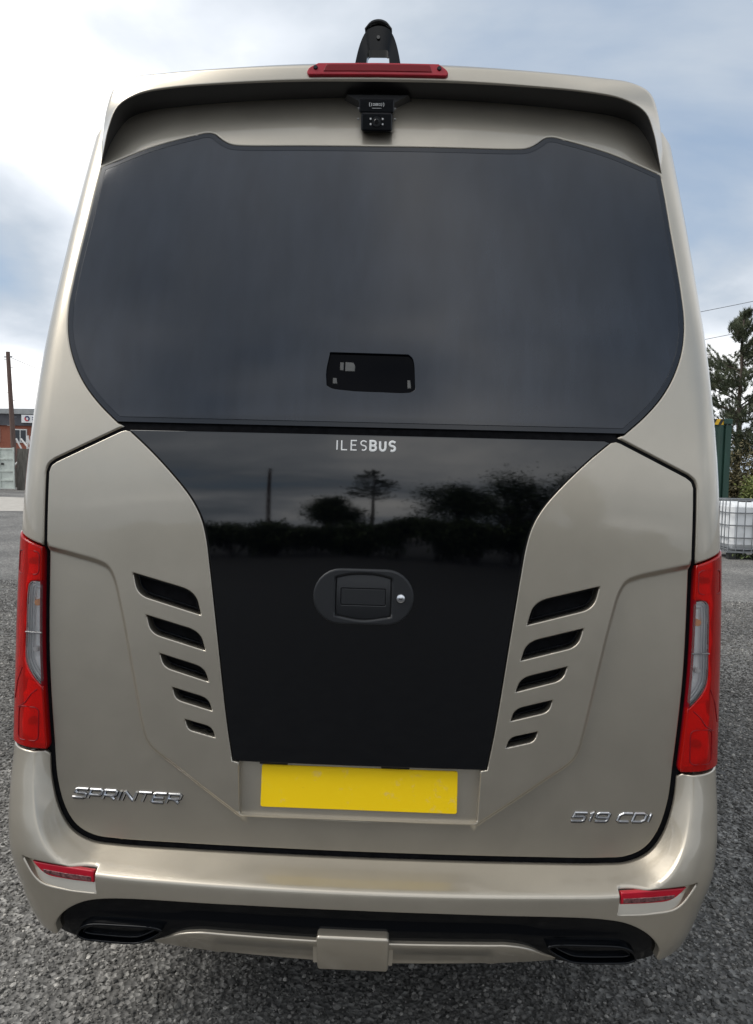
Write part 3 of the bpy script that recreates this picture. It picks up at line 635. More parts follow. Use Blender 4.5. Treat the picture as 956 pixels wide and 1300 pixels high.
skl = [(.545,.3475),(.46,.338),(.372,.332),(.355,.322),(.12,.317),(0,.316)]
skr = skh+dense(skl, .015)[1:-1]; skf = np.array(skr+[(0,.316)]+[(-a, b) for a, b in skr[::-1]][:-1])
def sk_disp(u, z): return -.006-.024*np.clip((.405-z)/.08, 0, 1)**1.2-.008*(1-sstep((np.abs(u)-.34)/.03))*np.clip((.40-z)/.04, 0, 1)
panel('bumper_skirt', skf, SB, M['paint'], bus, h=.014, edge=.004, depth=.05, dp=sk_disp)
mb = MB()
tw = [(-.0905,.434),(.0905,.434),(.0905,.326),(-.0905,.326)]
tp = rrect(-.0905,.322,.0905,.432,.008)
panel('tow_cover', tp, SB, M['paint'], bus, h=.02, edge=.007, depth=.09, dp=lambda u, z: .012-.016*np.clip((.434-z)/.108, 0, 1)**1.5)
mb.prism([(-.102,.408),(.102,.408),(.100,.345),(-.100,.345)], -.082, -.02).build('tow_surround', M['paint'], bus, False)
# --- spoiler
LP = catmull([(0,.152,2.626),(.2,.154,2.625),(.388,.164,2.622),(.555,.178,2.616),(.66,.192,2.604),(.722,.206,2.578),(.752,.222,2.530),(.778,.255,2.480),(.801,.292,2.449)], 1e9)
def csamp(pts, n): 
    P = catmull(pts, .004); d = np.r_[0, np.cumsum(np.linalg.norm(np.diff(P, axis=0), axis=1))]; t = np.linspace(0, d[-1], n)
    return np.stack([np.interp(t, d, P[:,i]) for i in range(3)], 1)
NS = 70
def pushed(pts, ws):        # set the lip closer to the body along the sight line of an observer 2 m behind
    return [(a*(1+.0188*w_), y_+(y_+1.973)*.0188*w_, 1.6+(z_-1.6)*(1+.0188*w_)) for (a, y_, z_), w_ in zip(pts, ws)]
Lp = csamp(pushed([(0,.152,2.626),(.2,.154,2.625),(.388,.164,2.622),(.555,.178,2.616),(.66,.192,2.604),(.722,.206,2.578),(.752,.222,2.530),(.778,.255,2.480),(.801,.292,2.449)], (1,1,1,1,.95,.85,.65,.3,0)), NS)
Op = csamp(pushed([(0,.158,2.684),(.2,.161,2.682),(.42,.180,2.677),(.60,.206,2.673),(.695,.222,2.668),(.752,.240,2.648),(.782,.265,2.600),(.806,.305,2.535),(.832,.345,2.460),(.845,.375,2.400)], (1,1,1,1,.95,.9,.7,.5,.2,0)), NS)
Bp = csamp([(0,.46,2.738),(.2,.46,2.735),(.45,.47,2.728),(.62,.48,2.715),(.74,.49,2.690),(.795,.50,2.645),(.832,.50,2.585),(.850,.49,2.520),(.864,.46,2.450),(.872,.43,2.390)], NS)
rz = csamp([(0,2.645,0),(.09,2.643,0),(.355,2.636,0),(.575,2.626,0),(.675,2.617,0),(.732,2.598,0),(.770,2.545,0),(.792,2.484,0),(.799,2.448,0)], NS)
Rp = S(rz[:,0], rz[:,1])+[0,.012,0]
def section(r_, l_, o_, b_):
    pts = [r_, r_*.5+l_*.5]
    def fil(a, c_, b, d1, d2, n=5):
        p = c_+(a-c_)*min(1, d1/max(np.linalg.norm(a-c_), 1e-6))*1.; q = c_+(b-c_)*min(1, d2/max(np.linalg.norm(b-c_), 1e-6))
        return [(1-t)**2*p+2*t*(1-t)*c_+t*t*q for t in np.linspace(0, 1, n)]
    w_ = np.linalg.norm(o_-l_); k1 = min(.010, w_*.25, np.linalg.norm(r_-l_)*.4+1e-4)
    pts += fil(r_, l_, o_, k1, k1)+fil(l_, o_, b_, min(.026, w_*.45), min(.05, np.linalg.norm(b_-o_)*.4), 9)+[o_*.55+b_*.45, b_]
    return pts
rows = [section(Rp[i], Lp[i], Op[i], Bp[i]) for i in range(NS)]
K = len(rows[0]); rows = [[q*[-1,1,1] for q in rw_] for rw_ in rows[:0:-1]]+rows
def grid_faces(n, m_): return [(i*m_+j, (i+1)*m_+j, (i+1)*m_+j+1, i*m_+j+1) for i in range(n-1) for j in range(m_-1)]
sp = mesh_obj('spoiler', [q for rw_ in rows for q in rw_[3:]], grid_faces(len(rows), K-3), M['paint'], bus, True)
mesh_obj('spoiler_underside', [q for rw_ in rows for q in rw_[:4]], grid_faces(len(rows), 4), M['under'], sp, True)  # split from the spoiler so its shade can be painted in
# roof
th = np.linspace(-math.pi/2, math.pi/2, 41); ys = [.50,.6,1,2,3,4,5,5.6,5.9]
rv = []; 
for y_ in ys:
    zt = 2.735 if y_ < 5 else 2.735-.25*((y_-5)/.9)**2
    for t in th: rv.append((.852*math.copysign(abs(math.sin(t))**.85, t), y_, 2.50+(zt-2.50)*max(math.cos(t), 0)**.55))
mesh_obj('roof', rv, [(i*41+j, i*41+j+1, (i+1)*41+j+1, (i+1)*41+j) for i in range(len(ys)-1) for j in range(40)], M['paint'], bus, True)
mb = MB(); mb.box((0,6.15,1.0), (1.9,.7,1.2), None, .15); mb.add([(-.9,5.75,2.5),(.9,5.75,2.5),(.95,6.6,1.55),(-.95,6.6,1.55)], [(0,1,2,3)]); mb.build('front_end', M['paint'], bus, True)
mb = MB(); mb.box((0,3.0,.50), (1.7,5.6,.28)).build('underbody', M['rubber'], bus)
for s_ in (1, -1):
    for y0_, y1_ in ((.60,1.75),(1.80,3.0),(3.05,4.3),(4.4,5.3)):
        q = rrect(0,0,1,1,.01); uu0, uu1 = y0_+.92, y1_+.92
        panel('side_window', rrect(uu0, 1.58, uu1, 2.32, .05)*[s_, 1], S, M['glass'], bus, h=.15, edge=.006, depth=.006, dp=flat(.006))
    for wy in (1.27, 4.37):
        wh = empty('wheel', (s_*.80, wy, .34), bus)
        MB().lathe([(.20,-.11),(.31,-.115),(.335,-.09),(.34,0),(.335,.09),(.31,.115),(.20,.11)], (0,0,0), 'X', 40).build('tyre', M['rubber'], wh, True)
        MB().lathe([(.20,s_*.10),(.19,s_*.07),(.12,s_*.05),(.07,s_*.09),(.001,s_*.095)], (0,0,0), 'X', 32).build('rim', M['steel'], wh, True)
# --- high brake light on the spoiler lip
bn = np.array([0, -.067, .028]); bn = Vector((0,-.995,.10)).normalized()
def lipface(x_, t, out_):      # point on the lip face: t = 0 at the lower edge, 1 at the top edge
    i = np.interp(abs(x_), Lp[:,0], np.arange(NS)); a = np.array([np.interp(i, np.arange(NS), Lp[:,k_]) for k_ in range(3)]); j = np.interp(abs(x_), Op[:,0], np.arange(NS)); b = np.array([np.interp(j, np.arange(NS), Op[:,k_]) for k_ in range(3)])
    q = a*(1-t)+b*t; q[0] = x_; return q+np.array(bn)*out_
def lip_panel(name, poly, d, mat, parent, edge=.004, depth=.015):
    def sfl(u, z):
        u = np.asarray(u); z = np.asarray(z); au = np.abs(u)
        ay = np.interp(au, Lp[:,0], Lp[:,1]); az = np.interp(au, Lp[:,0], Lp[:,2]); by = np.interp(au, Op[:,0], Op[:,1]); bz = np.interp(au, Op[:,0], Op[:,2])
        return np.stack([u, ay+(by-ay)*z/.07, az+(bz-az)*z/.07], -1)
    return panel(name, poly, sfl, mat, parent, h=.012, edge=edge, depth=depth, dp=flat(d))
bl = chain([(-.190,.012),(.180,.012)], [(.180,.012),(.186,.018),(.184,.030),(.160,.052)], [(.160,.052),(-.165,.052)], [(-.165,.052),(-.192,.034),(-.195,.020),(-.190,.012)], step=.01)
bk = lip_panel('brake_light', bl, .012, M['red_solid'], bus)
li = chain([(-.150,.022),(.142,.022)], [(.142,.022),(.136,.045)], [(.136,.045),(-.142,.045)], [(-.142,.045),(-.150,.022)], step=.01)
lip_panel('brake_lens', li, .0145, M['red_dark'], bk, .002, .006)
for xx in (-.172, .162):
    q = lipface(xx, .50, .0125); MB().tube(q, q+np.array(bn)*.004, .0062, .005, 12).build('screw', M['satin'], bk, True)
# --- reversing camera under the spoiler
rc = empty('reversing_camera', (-.005,.2,2.56), bus); inv = Matrix.Translation((.005,-.2,-2.56))
tilt = Matrix.Rotation(R(17), 3, 'X')
parts = []
mb = MB(); mb.box((-.005,.210,2.594), (.096,.05,.034), tilt, .003); parts.append(mb.build('bracket', M['satin'], rc, True))
mb = MB(); mb.add([(-.11,.30,2.636),(.10,.30,2.636),(.08,.225,2.634),(-.09,.225,2.634),(-.052,.29,2.600),(.043,.29,2.600),(.040,.225,2.612),(-.049,.225,2.612)], [(0,1,2,3),(4,7,6,5),(0,4,5,1),(1,5,6,2),(2,6,7,3),(3,7,4,0)]); parts.append(mb.build('mount_fairing', M['under'], rc))
mb = MB(); mb.box((-.004,.215,2.553), (.086,.06,.046), tilt, .004); parts.append(mb.build('camera_body', M['satin'], rc, True))
fr = Vector((-.004,.215,2.553))+tilt @ Vector((0,-.0305,0)); nv = tilt @ Vector((0,-1,0)); uv = tilt @ Vector((0,0,1))
mb = MB(); mb.tube(fr, fr+nv*.004, .013, .012, 20); parts.append(mb.build('lens_ring', M['plastic'], rc, True))
mb = MB(); mb.tube(fr+nv*.003, fr+nv*.0048, .008, .006, 20); parts.append(mb.build('camera_lens', M['gloss'], rc, True))
for dx in (-.0165, .0165):
    for dz in (-.006, .007):
        q = fr+Vector((dx,0,0))+uv*dz; parts.append(MB().tube(q, q+nv*.002, .0028, .0022, 10).build('infrared_diode', M['white_paint'], rc, True))
for s_ in (-1, 1):
    for zz in (2.585, 2.557):
        q = Vector((-.005+s_*.048,.20,zz)); parts.append(MB().tube(q, q+Vector((s_*.005,0,0)), .0035, .003, 8).build('screw', M['steel'], rc, True))
fb = Vector((-.005,.210,2.594))+tilt @ Vector((0,-.0255,0))
def mk(pts, wd=.0016):
    mb = MB()
    for a, b in zip(pts[:-1], pts[1:]):
        A = fb+Vector((a[0],0,0))+uv*a[1]; B = fb+Vector((b[0],0,0))+uv*b[1]; mb.tube(A+nv*.0002, B+nv*.0002, wd*.5, wd*.5, 5)
    parts.append(mb.build('maker_mark', M['white_paint'], rc))
for s_ in (-1, 1):
    mk([(s_*(.016+.004*math.cos(R(t))), .003+.006*math.sin(R(t))) for t in range(-60, 61, 20)]); mk([(s_*(.0115+.003*math.cos(R(t))), .003+.0045*math.sin(R(t))) for t in range(-60, 61, 20)])
mk([(-.010,.0055),(-.010,.0005),(-.006,.0005),(-.006,.0055),(-.010,.0055)], .0012); mk([(-.003,.0005),(-.003,.0055),(.003,.0055),(.003,.0005),(-.003,.0005)], .0014); mk([(-.003,.003),(.003,.003)], .0014); mk([(.006,.0005),(.006,.0055),(.010,.0055),(.010,.0005),(.006,.0005)], .0012); mk([(-.013,-.006),(.013,-.006)], .001)
for ob in parts: ob.matrix_parent_inverse = inv
rc.location = (-.005,.222,2.560)
# --- arched camera pod on the roof
pod = empty('roof_pod', (-.014,.42,2.73), bus); inv = Matrix.Translation((.014,-.42,-2.73))
oa = catmull([(.078,2.72),(.070,2.80),(.054,2.868),(.040,2.898),(.022,2.918),(0,2.924)], .01); oa = np.concatenate([oa, (oa*[-1,1])[::-1][1:]])
ia = np.array([(.036,2.72),(.035,2.80),(.032,2.842),(.028,2.850),(-.028,2.850),(-.032,2.842),(-.035,2.80),(-.036,2.72)])
mb = MB(); vs_ = []; nO = len(oa)
t_ = np.linspace(0, 1, len(oa)); ti = np.r_[0, np.cumsum(np.linalg.norm(np.diff(ia, axis=0), axis=1))]; ti /= ti[-1]
iar = np.stack([np.interp(t_, ti, ia[:,0]), np.interp(t_, ti, ia[:,1])], 1)
def ring(P, y_, s_=1., dz=0): return [(-.014+q[0]*s_, y_, 2.72+(q[1]-2.72)*s_+dz) for q in P]
seq = [ring(iar, .43), ring(oa, .42, .985), ring(oa, .43), ring(oa, .455, 1.0), ring(oa, .475, .97), ring(iar, .475, 1.), ring(iar, .43)]
for q in seq: vs_ += q
mb.add(vs_, [(k_*nO+i, k_*nO+i+1, (k_+1)*nO+i+1, (k_+1)*nO+i) for k_ in range(len(seq)-1) for i in range(nO-1)])
pa = [mb.build('pod_arch', M['trim'], pod, True)]
pa.append(MB().tube((-.014,.425,2.882), (-.014,.417,2.881), .006, .005, 16).build('pod_lens', M['gloss'], pod, True))
mb = MB(); mb.box((-.014,.46,2.738), (.235,.10,.024), None, .008); pa.append(mb.build('pod_base', M['satin'], pod, True))
hood = catmull([(.0405,2.898),(.022,2.9185),(0,2.9245),(-.022,2.9185),(-.0405,2.898)], .006)
mb = MB(); sq = [ring(hood, .402, .99, -.003), ring(hood, .402, .995, .001), ring(hood, .43, 1.0, .003), ring(hood, .47, .99, .003)]; vs_ = [q for r_ in sq for q in r_]; nh = len(hood)
mb.add(vs_, [(k_*nh+i, k_*nh+i+1, (k_+1)*nh+i+1, (k_+1)*nh+i) for k_ in range(3) for i in range(nh-1)]); pa.append(mb.build('pod_cap', M['plastic'], pod, True))
for ob in pa: ob.matrix_parent_inverse = inv

# ------------------------------------------------------------------ materials of the surroundings
M['brick'] = pavem('red_brick', (.24,.075,.045), (.33,.12,.075), 6, .3)
M['fascia'] = vary(Mat('dark_cladding', (.075,.075,.085), .7), 2, .8, 1.2)
M['roofing'] = vary(Mat('pale_roofing', (.35,.36,.36), .7), 3, .8, 1.1)
M['wframe'] = vary(Mat('white_frame', (.72,.72,.70), .5), 6, .85, 1.05)
M['wglass'] = Mat('window_glass', (.03,.035,.04), .08)
M['sign'] = vary(Mat('sign_white', (.82,.82,.82), .5), 3, .95, 1.02)
M['navy'] = Mat('sign_navy', (.02,.035,.12), .5); M['signred'] = Mat('sign_red', (.55,.05,.06), .5)
M['pale_steel'] = vary(Mat('pale_green_steel', (.62,.66,.60), .6), 4, .8, 1.05)
M['boards'] = vary(Mat('weathered_boards', (.125,.115,.100), .85), 3, .6, 1.4, stretch=(6,6,1))
M['poles'] = vary(Mat('white_pipe', (.75,.73,.70), .6), 8, .85, 1.05)
M['timber'] = vary(Mat('creosoted_timber', (.13,.085,.07), .9), 4, .7, 1.3, stretch=(8,8,.6))
M['cable'] = Mat('cable', (.05,.05,.055), .6)
M['green_steel'] = vary(Mat('green_painted_steel', (.018,.052,.038), .55), 3, .75, 1.25, stretch=(1,1,.3))
M['yellow'] = Mat('hazard_yellow', (.75,.45,.03), .6); M['black'] = Mat('hazard_black', (.02,.02,.02), .6)
M['tank'] = vary(Mat('white_tank', (.84,.85,.85), .45), 5, .88, 1.05)
M['galv'] = vary(Mat('galvanised', (.26,.27,.28), .5, .5), 12, .75, 1.15)
M['bark'] = vary(Mat('bark', (.085,.065,.052), .95), 9, .6, 1.4, stretch=(4,4,.8))
def leafmat(name, a, b, rough=.6):
    m = Mat(name, a, rough); m.color(m.ramp(m.attr('tone'), [(0., a), (1., b)])); m.b.inputs['Specular IOR Level'].default_value = .3; return m
M['needle'] = leafmat('pine_needles', (.042,.058,.034), (.165,.180,.108))
M['leaf'] = leafmat('leaves', (.030,.052,.018), (.110,.135,.045))
M['scrub'] = leafmat('brown_scrub', (.050,.048,.024), (.150,.125,.060))
M['lime'] = leafmat('pale_leaves', (.090,.120,.030), (.260,.280,.095))
def leaf_mesh(name, centres, normals_, size, mat, parent, aspect=.5, tone=None):
    n = len(centres); a = np.cross(normals_, rng.normal(size=(n,3))); a /= np.maximum(np.linalg.norm(a, axis=1, keepdims=True), 1e-6); b = np.cross(normals_, a); b /= np.maximum(np.linalg.norm(b, axis=1, keepdims=True), 1e-6)
    s_ = np.asarray(size).reshape(-1, 1)*np.ones((n,1)); a = a*s_; b = b*s_*aspect
    V = np.stack([centres-a, centres+b*.9-a*.1, centres+a, centres-b*.9-a*.1], 1).reshape(-1,3)
    me = bpy.data.meshes.new(name); me.vertices.add(n*4); me.vertices.foreach_set('co', V.ravel()); me.loops.add(n*4); me.loops.foreach_set('vertex_index', np.arange(n*4)); me.polygons.add(n); me.polygons.foreach_set('loop_start', np.arange(n)*4); me.update(calc_edges=True)
    at_ = me.attributes.new('tone', 'FLOAT', 'POINT'); t = rng.random(n) if tone is None else tone; at_.data.foreach_set('value', np.repeat(t, 4).astype(np.float32))
    me.materials.append(mat.m); o = bpy.data.objects.new(name, me); col.objects.link(o); o.parent = parent; return o
def limb(mb, p0, p1, r0, r1, n=6, k=4, wob=.04):
    P = [Vector(p0).lerp(Vector(p1), i/k)+Vector(rng.normal(size=3)*wob*(0 < i < k)) for i in range(k+1)]
    for i in range(k): mb.tube(P[i], P[i+1], r0+(r1-r0)*i/k, r0+(r1-r0)*(i+1)/k, n, False)
def pine(loc, H, Wd, z0, label, group=None, tufts=620, needles=46):
    r_ = empty('pine_tree', loc); tag(r_, label, 'tree', group); mb = MB(); limb(mb, (0,0,-.1), (rng.normal()*.1, rng.normal()*.1, H*.97), .018*H+.03, .02, 8, 8, .03)
    C = []; D = []
    nb = 44
    for i in range(nb):
        t = (i+rng.random())/nb; z = z0+(H-z0)*t**.9; az = rng.random()*6.283; ln = Wd*(1-t**2.2*.80)*(.65+.45*rng.random())
        d = np.array([math.cos(az), math.sin(az), .18+.55*t]); d /= np.linalg.norm(d); base = np.array([0,0,z-.15]); tip = base+d*ln; limb(mb, base, tip, .03*(1-t)+.012, .006, 5, 3, .03)
        m_ = max(3, int(tufts/nb*(1.5-t)))
        for _ in range(m_):
            q = .25+.75*rng.random()**.7; sd_ = rng.normal(size=3)*np.array([.16,.16,.09])*ln; c = base+d*ln*q+sd_; C.append(c); dd = d+rng.normal(size=3)*.35+np.array([0,0,.45]); D.append(dd/np.linalg.norm(dd))
            if rng.random() < .35: limb(mb, base+d*ln*max(q-.15, .1), c, .008, .004, 4, 1, 0)
    C.append(np.array([0,0,H])); D.append(np.array([0,0,1.])); C = np.array(C); D = np.array(D); mb.build('trunk', M['bark'], r_, True, False)
    n = len(C)*needles; cc = np.repeat(C, needles, 0); dd = np.repeat(D, needles, 0); dirs = dd+rng.normal(size=(n,3))*.55; dirs /= np.linalg.norm(dirs, axis=1, keepdims=True)
    ln = .11+.05*rng.random((n,1)); st = cc+dd*(rng.random((n,1))-.5)*.22; sidev = np.cross(dirs, rng.normal(size=(n,3))); sidev /= np.linalg.norm(sidev, axis=1, keepdims=True)
    V = np.stack([st-sidev*.009, st+sidev*.009, st+dirs*ln], 1).reshape(-1,3); me = bpy.data.meshes.new('crown'); me.vertices.add(n*3); me.vertices.foreach_set('co', V.ravel()); me.loops.add(n*3); me.loops.foreach_set('vertex_index', np.arange(n*3)); me.polygons.add(n); me.polygons.foreach_set('loop_start', np.arange(n)*3); me.update(calc_edges=True)
    at_ = me.attributes.new('tone', 'FLOAT', 'POINT'); tn = np.clip(np.repeat(rng.random(len(C)), needles)*.7+rng.random(n)*.3, 0, 1); at_.data.foreach_set('value', np.repeat(tn, 3).astype(np.float32)); me.materials.append(M['needle'].m)
    o = bpy.data.objects.new('crown', me); col.objects.link(o); o.parent = r_; return r_
def bush(name, loc, size, n, mat, label, cat, group=None, leaf=.05, blobs=14, trunk=0., trunk_r=.02):
    r_ = empty(name, loc); tag(r_, label, cat, group); sx, sy, sz = size; C = []; mb = MB()
    for i in range(blobs):
        q = rng.normal(size=3); q /= np.linalg.norm(q); q *= rng.random()**.4*.72; c = np.array([q[0]*sx, q[1]*sy, trunk+sz*(.5+.5*q[2])]); rad = (.30+.22*rng.random())*np.array([sx, sy, sz*.5])
        m_ = n//blobs; v_ = rng.normal(size=(m_,3)); v_ /= np.linalg.norm(v_, axis=1, keepdims=True); C.append(c+v_*rad*(rng.random((m_,1))**.45)*(1+.25*rng.normal(size=(m_,1))))
        limb(mb, (q[0]*.1*sx, q[1]*.1*sy, trunk*.75), c, trunk_r, trunk_r*.3, 5, 3, .05)
    if trunk > 0: limb(mb, (0,0,-.1), (0,0,trunk*.9), trunk_r*2.2, trunk_r*1.4, 8, 4, .04)
    C = np.concatenate(C); C = C[C[:,2] > .02]; nr = rng.normal(size=C.shape)+[0,0,.6]
    mb.build('trunk' if trunk > 0 else 'stems', M['bark'], r_, True, False); leaf_mesh('crown' if trunk > 0 else 'foliage', C, nr/np.linalg.norm(nr, axis=1, keepdims=True), leaf*(.6+.8*rng.random(len(C))), mat, r_, .5); return r_

# ------------------------------------------------------------------ left background: brick unit, board fence, pale steel gate, pole
bd = empty('brick_building', (-29,55,0)); tag(bd, 'red brick industrial unit with dark fascia and white sign', 'building')
def at_bd(mb, x0, x1, y0, y1, z0, z1): return mb.box(((x0+x1)/2+29, (y0+y1)/2-55, (z0+z1)/2), (x1-x0, y1-y0, z1-z0))
mb = MB(); at_bd(mb, -44, -20, 55, 67, 0, 4.0); mb.build('wall', M['brick'], bd)
mb = MB(); at_bd(mb, -44.1, -19.9, 54.85, 67.1, 4.003, 4.85); mb.build('fascia', M['fascia'], bd)
mb = MB(); mb.prism([(-15.2,4.853),(9.2,4.853),(9.2,5.25),(6,5.32),(-15.2,4.98)], -.3, 12.3); mb.build('roof', M['roofing'], bd)
for cx in (-36.2,-33.2,-30.2,-28.15,-25.2,-22.4):
    mb = MB(); at_bd(mb, cx-.50, cx+.50, 54.93, 55.05, 2.75, 3.75); wf = mb.build('window', M['wframe'], bd)
    for dx in (-.235, .235): mb = MB(); at_bd(mb, cx+dx-.19, cx+dx+.19, 54.905, 54.96, 2.83, 3.67); mb.build('pane', M['wglass'], wf)
mb = MB(); at_bd(mb, -27.95, -25.4, 54.72, 54.84, 4.22, 4.80); sg = mb.build('sign_board', M['sign'], bd)
def annulus(c, r0, r1, a0, a1, y_, n=14):
    mb = MB(); vs_ = []
    for i in range(n+1):
        t = R(a0+(a1-a0)*i/n); vs_ += [(c[0]+r0*math.cos(t), y_, c[1]+r0*math.sin(t)), (c[0]+r1*math.cos(t), y_, c[1]+r1*math.sin(t)), (c[0]+r0*math.cos(t), y_+.02, c[1]+r0*math.sin(t)), (c[0]+r1*math.cos(t), y_+.02, c[1]+r1*math.sin(t))]
    return mb.add(vs_, [(4*i, 4*i+1, 4*i+5, 4*i+4) for i in range(n)]+[(4*i+1, 4*i+3, 4*i+7, 4*i+5) for i in range(n)]+[(4*i, 4*i+4, 4*i+6, 4*i+2) for i in range(n)])
annulus((1.48,4.52), .10, .20, -60, 150, -.30).build('emblem', M['navy'], sg); annulus((1.48,4.52), .10, .20, 150, 300, -.30).build('emblem', M['signred'], sg)
for zz, w_ in ((4.60,.5),(4.45,.9)):
    mb = MB(); mb.box((1.85+w_/2,-.288,zz), (w_,.02,.07)).build('sign_text_line', M['navy'], sg)
for i in range(7):                                         # brick courses pilasters
    mb = MB(); at_bd(mb, -43.6+i*3.3, -43.3+i*3.3, 54.9, 55.0, 0, 4.0); mb.build('pier', M['brick'], bd)
fy = 36.2
fn = empty('board_fence', (-18,fy,0)); tag(fn, 'weathered dark board fence in front of the brick unit', 'fence')
me0 = None
for i in range(22):
    mb = MB(); hgt = 2.08+.05*rng.normal()
    mb.box((-.87+i*.30, .02*rng.normal(), hgt/2), (.285,.04,hgt), None).build('board', M['boards'], fn)
for zz in (.65, 1.65): mb = MB(); mb.box((2.3,.06,zz), (6.7,.05,.12)).build('rail', M['boards'], fn)
pg = empty('steel_gate', (-19.33,fy-.3,0)); tag(pg, 'pale green steel gate leaning beside the dark board fence', 'gate'); pg.rotation_euler = (0, R(-1.4), 0)
mb = MB(); mb.box((0,0,1.08), (.66,.03,2.0)).build('gate_panel', M['pale_steel'], pg)
for zz in (.10,.50,.95,1.55,2.05): mb = MB(); mb.box((0,-.04,zz), (.72,.05,.07)).build('gate_rail', M['pale_steel'], pg)
for xx in (-.35,.35): mb = MB(); mb.box((xx,-.03,1.08), (.06,.08,2.06)).build('gate_stile', M['pale_steel'], pg)
mb = MB(); mb.box((-.2,-.07,1.3), (.10,.06,.10)).build('latch', M['black'], pg)
bw = empty('brick_pier', (-20.35,fy-.2,0)); tag(bw, 'low brick pier at the left edge beside the pale gate', 'wall')
for k_ in range(26):
    for j in range(3): mb = MB(); mb.box((-.23+j*.23+(.11 if k_ % 2 else 0)-.05,0,.04+k_*.075), (.215,.25,.065)).build('brick', M['brick'], bw)
mb = MB(); mb.box((-.02,.02,.98), (.72,.2,1.95)).build('mortar_core', M['concrete'], bw)
pile = empty('pipe_stack', (-18.3,fy+1.6,0)); tag(pile, 'white plastic pipes sticking up crosswise behind the board fence', 'pipes')
for i in range(14):
    a = rng.normal()*.85; x_ = -1.25+i*.13; mb = MB(); mb.tube((x_-math.sin(a)*.5,rng.normal()*.1,1.1), (x_+math.sin(a)*1.0,rng.normal()*.2,2.35+.3*math.cos(a)+.15*rng.random()), .045, .045, 7).build('pipe', M['poles'], pile, True)
mb = MB(); mb.box((0,0,.6), (2.6,1.2,1.0)).build('pipe_rack', M['boards'], pile)
up = empty('utility_pole', (-23.5,45,0)); tag(up, 'tall brown timber utility pole in front of the brick unit', 'pole'); up.rotation_euler = (0, R(-3.4), 0)
mb = MB(); mb.tube((0,0,-.2), (0,0,8.05), .17, .12, 12).build('shaft', M['timber'], up, True)
for i in range(9):
    mb = MB(); s_ = 1 if i % 2 else -1; mb.tube((0,0,3.6+i*.5), (s_*.30,0,3.6+i*.5), .016, .016, 6).build('step_peg', M['galv'], up)
mb = MB(); mb.box((0,0,7.75), (.5,.08,.06)).build('crossarm', M['galv'], up)
def cable(name, a, b, sag, label):
    P = [Vector(a).lerp(Vector(b), t)-Vector((0,0,sag*4*t*(1-t))) for t in np.linspace(0, 1, 25)]; mb = MB(); mb.path(P, .014, 5); o = mb.build(name, M['cable'], None, True, False); tag(o, label, 'cable', 'overhead cables'); return o
cable('overhead_cable', (-23.8,45,7.7), (-10,52,3.6), .5, 'thin overhead cable running down from the timber pole')
cable('overhead_cable', (10,40,9.1), (30,40,13.9), .3, 'upper of two overhead cables above the pine tree')
cable('overhead_cable', (10,40,7.6), (30,40,12.4), .3, 'lower of two overhead cables, passing behind the pine tree')
# ------------------------------------------------------------------ right background: tank, container, pine and scrub
ct = empty('shipping_container', (6.36,16.0,0)); tag(ct, 'dark green steel container with hazard striped top edge', 'container')
mb = MB()
n_ = 9
pf = []
for i in range(n_*4+1):
    x_ = -1.1+2.2*i/(n_*4); pf.append((x_, .03 if (i % 4) in (0, 1) else -.012))
vs_ = [(x_, y_, z_) for z_ in (.16, 2.76) for x_, y_ in pf]; m_ = len(pf); mb.add(vs_, [(i, i+1, m_+i+1, m_+i) for i in range(m_-1)]); mb.build('end_panel', M['green_steel'], ct)
for sx in (-1, 1):
    mb = MB(); mb.box((sx*1.16,.06,1.45), (.13,.16,2.62)).build('corner_post', M['green_steel'], ct)
    for zz in (.06, 2.84): mb = MB(); mb.box((sx*1.14,.05,zz), (.18,.2,.12), None, .01).build('corner_casting', M['green_steel'], ct)
    mb = MB(); mb.box((sx*1.2,3.1,1.45), (.05,5.9,2.62)).build('side_wall', M['green_steel'], ct)
mb = MB(); mb.box((0,.05,.08), (2.08,.12,.15)).build('bottom_rail', M['green_steel'], ct)
mb = MB(); mb.box((0,.05,2.83), (2.08,.12,.13)).build('top_rail', M['yellow'], ct)
for i in range(13):
    x_ = -1.0+i*.16; mb = MB(); mb.add([(x_,-.014,2.768),(x_+.07,-.014,2.768),(x_+.13,-.014,2.892),(x_+.06,-.014,2.892)], [(0,1,2,3)]); mb.add([(x_,-.012,2.768),(x_+.07,-.012,2.768),(x_+.13,-.012,2.892),(x_+.06,-.012,2.892)], [(3,2,1,0)]); mb.build('hazard_stripe', M['black'], ct)
mb = MB(); mb.box((0,3.1,2.87), (2.36,5.9,.05)).build('roof_sheet', M['green_steel'], ct)
ib = empty('bulk_tank', (7.02,13.6,0)); tag(ib, 'white plastic bulk liquid tank in galvanised cage on the gravel', 'tank')
mb = MB(); mb.box((0,0,.65), (1.13,.94,.90), None, .09).build('tank_body', M['tank'], ib, True)
mb = MB(); mb.lathe([(.12,1.09),(.12,1.14),(.10,1.155),(.001,1.158)], (-.1,0,0), 'Z', 20).build('filler_cap', M['black'], ib, True)
mb = MB(); mb.box((.30,-.30,1.17), (.55,.10,.035), None, .008).build('hose_pipe', M['black'], ib)
for zz in (.20,.42,.66,.90,1.145):
    mb = MB(); c_ = [(-.6,-.5,zz),(.6,-.5,zz),(.6,.5,zz),(-.6,.5,zz),(-.6,-.5,zz)]; mb.path(c_, .012, 6).build('cage_rail', M['galv'], ib, True)
for i in range(9):
    for yy in (-.512, .512): mb = MB(); mb.tube((-.6+i*.15,yy,.16), (-.6+i*.15,yy,1.15), .010, .010, 6).build('cage_bar', M['galv'], ib, True)
for i in range(1, 7):
    for xx in (-.612, .612): mb = MB(); mb.tube((xx,-.5+i*.143,.16), (xx,-.5+i*.143,1.15), .010, .010, 6).build('cage_bar', M['galv'], ib, True)
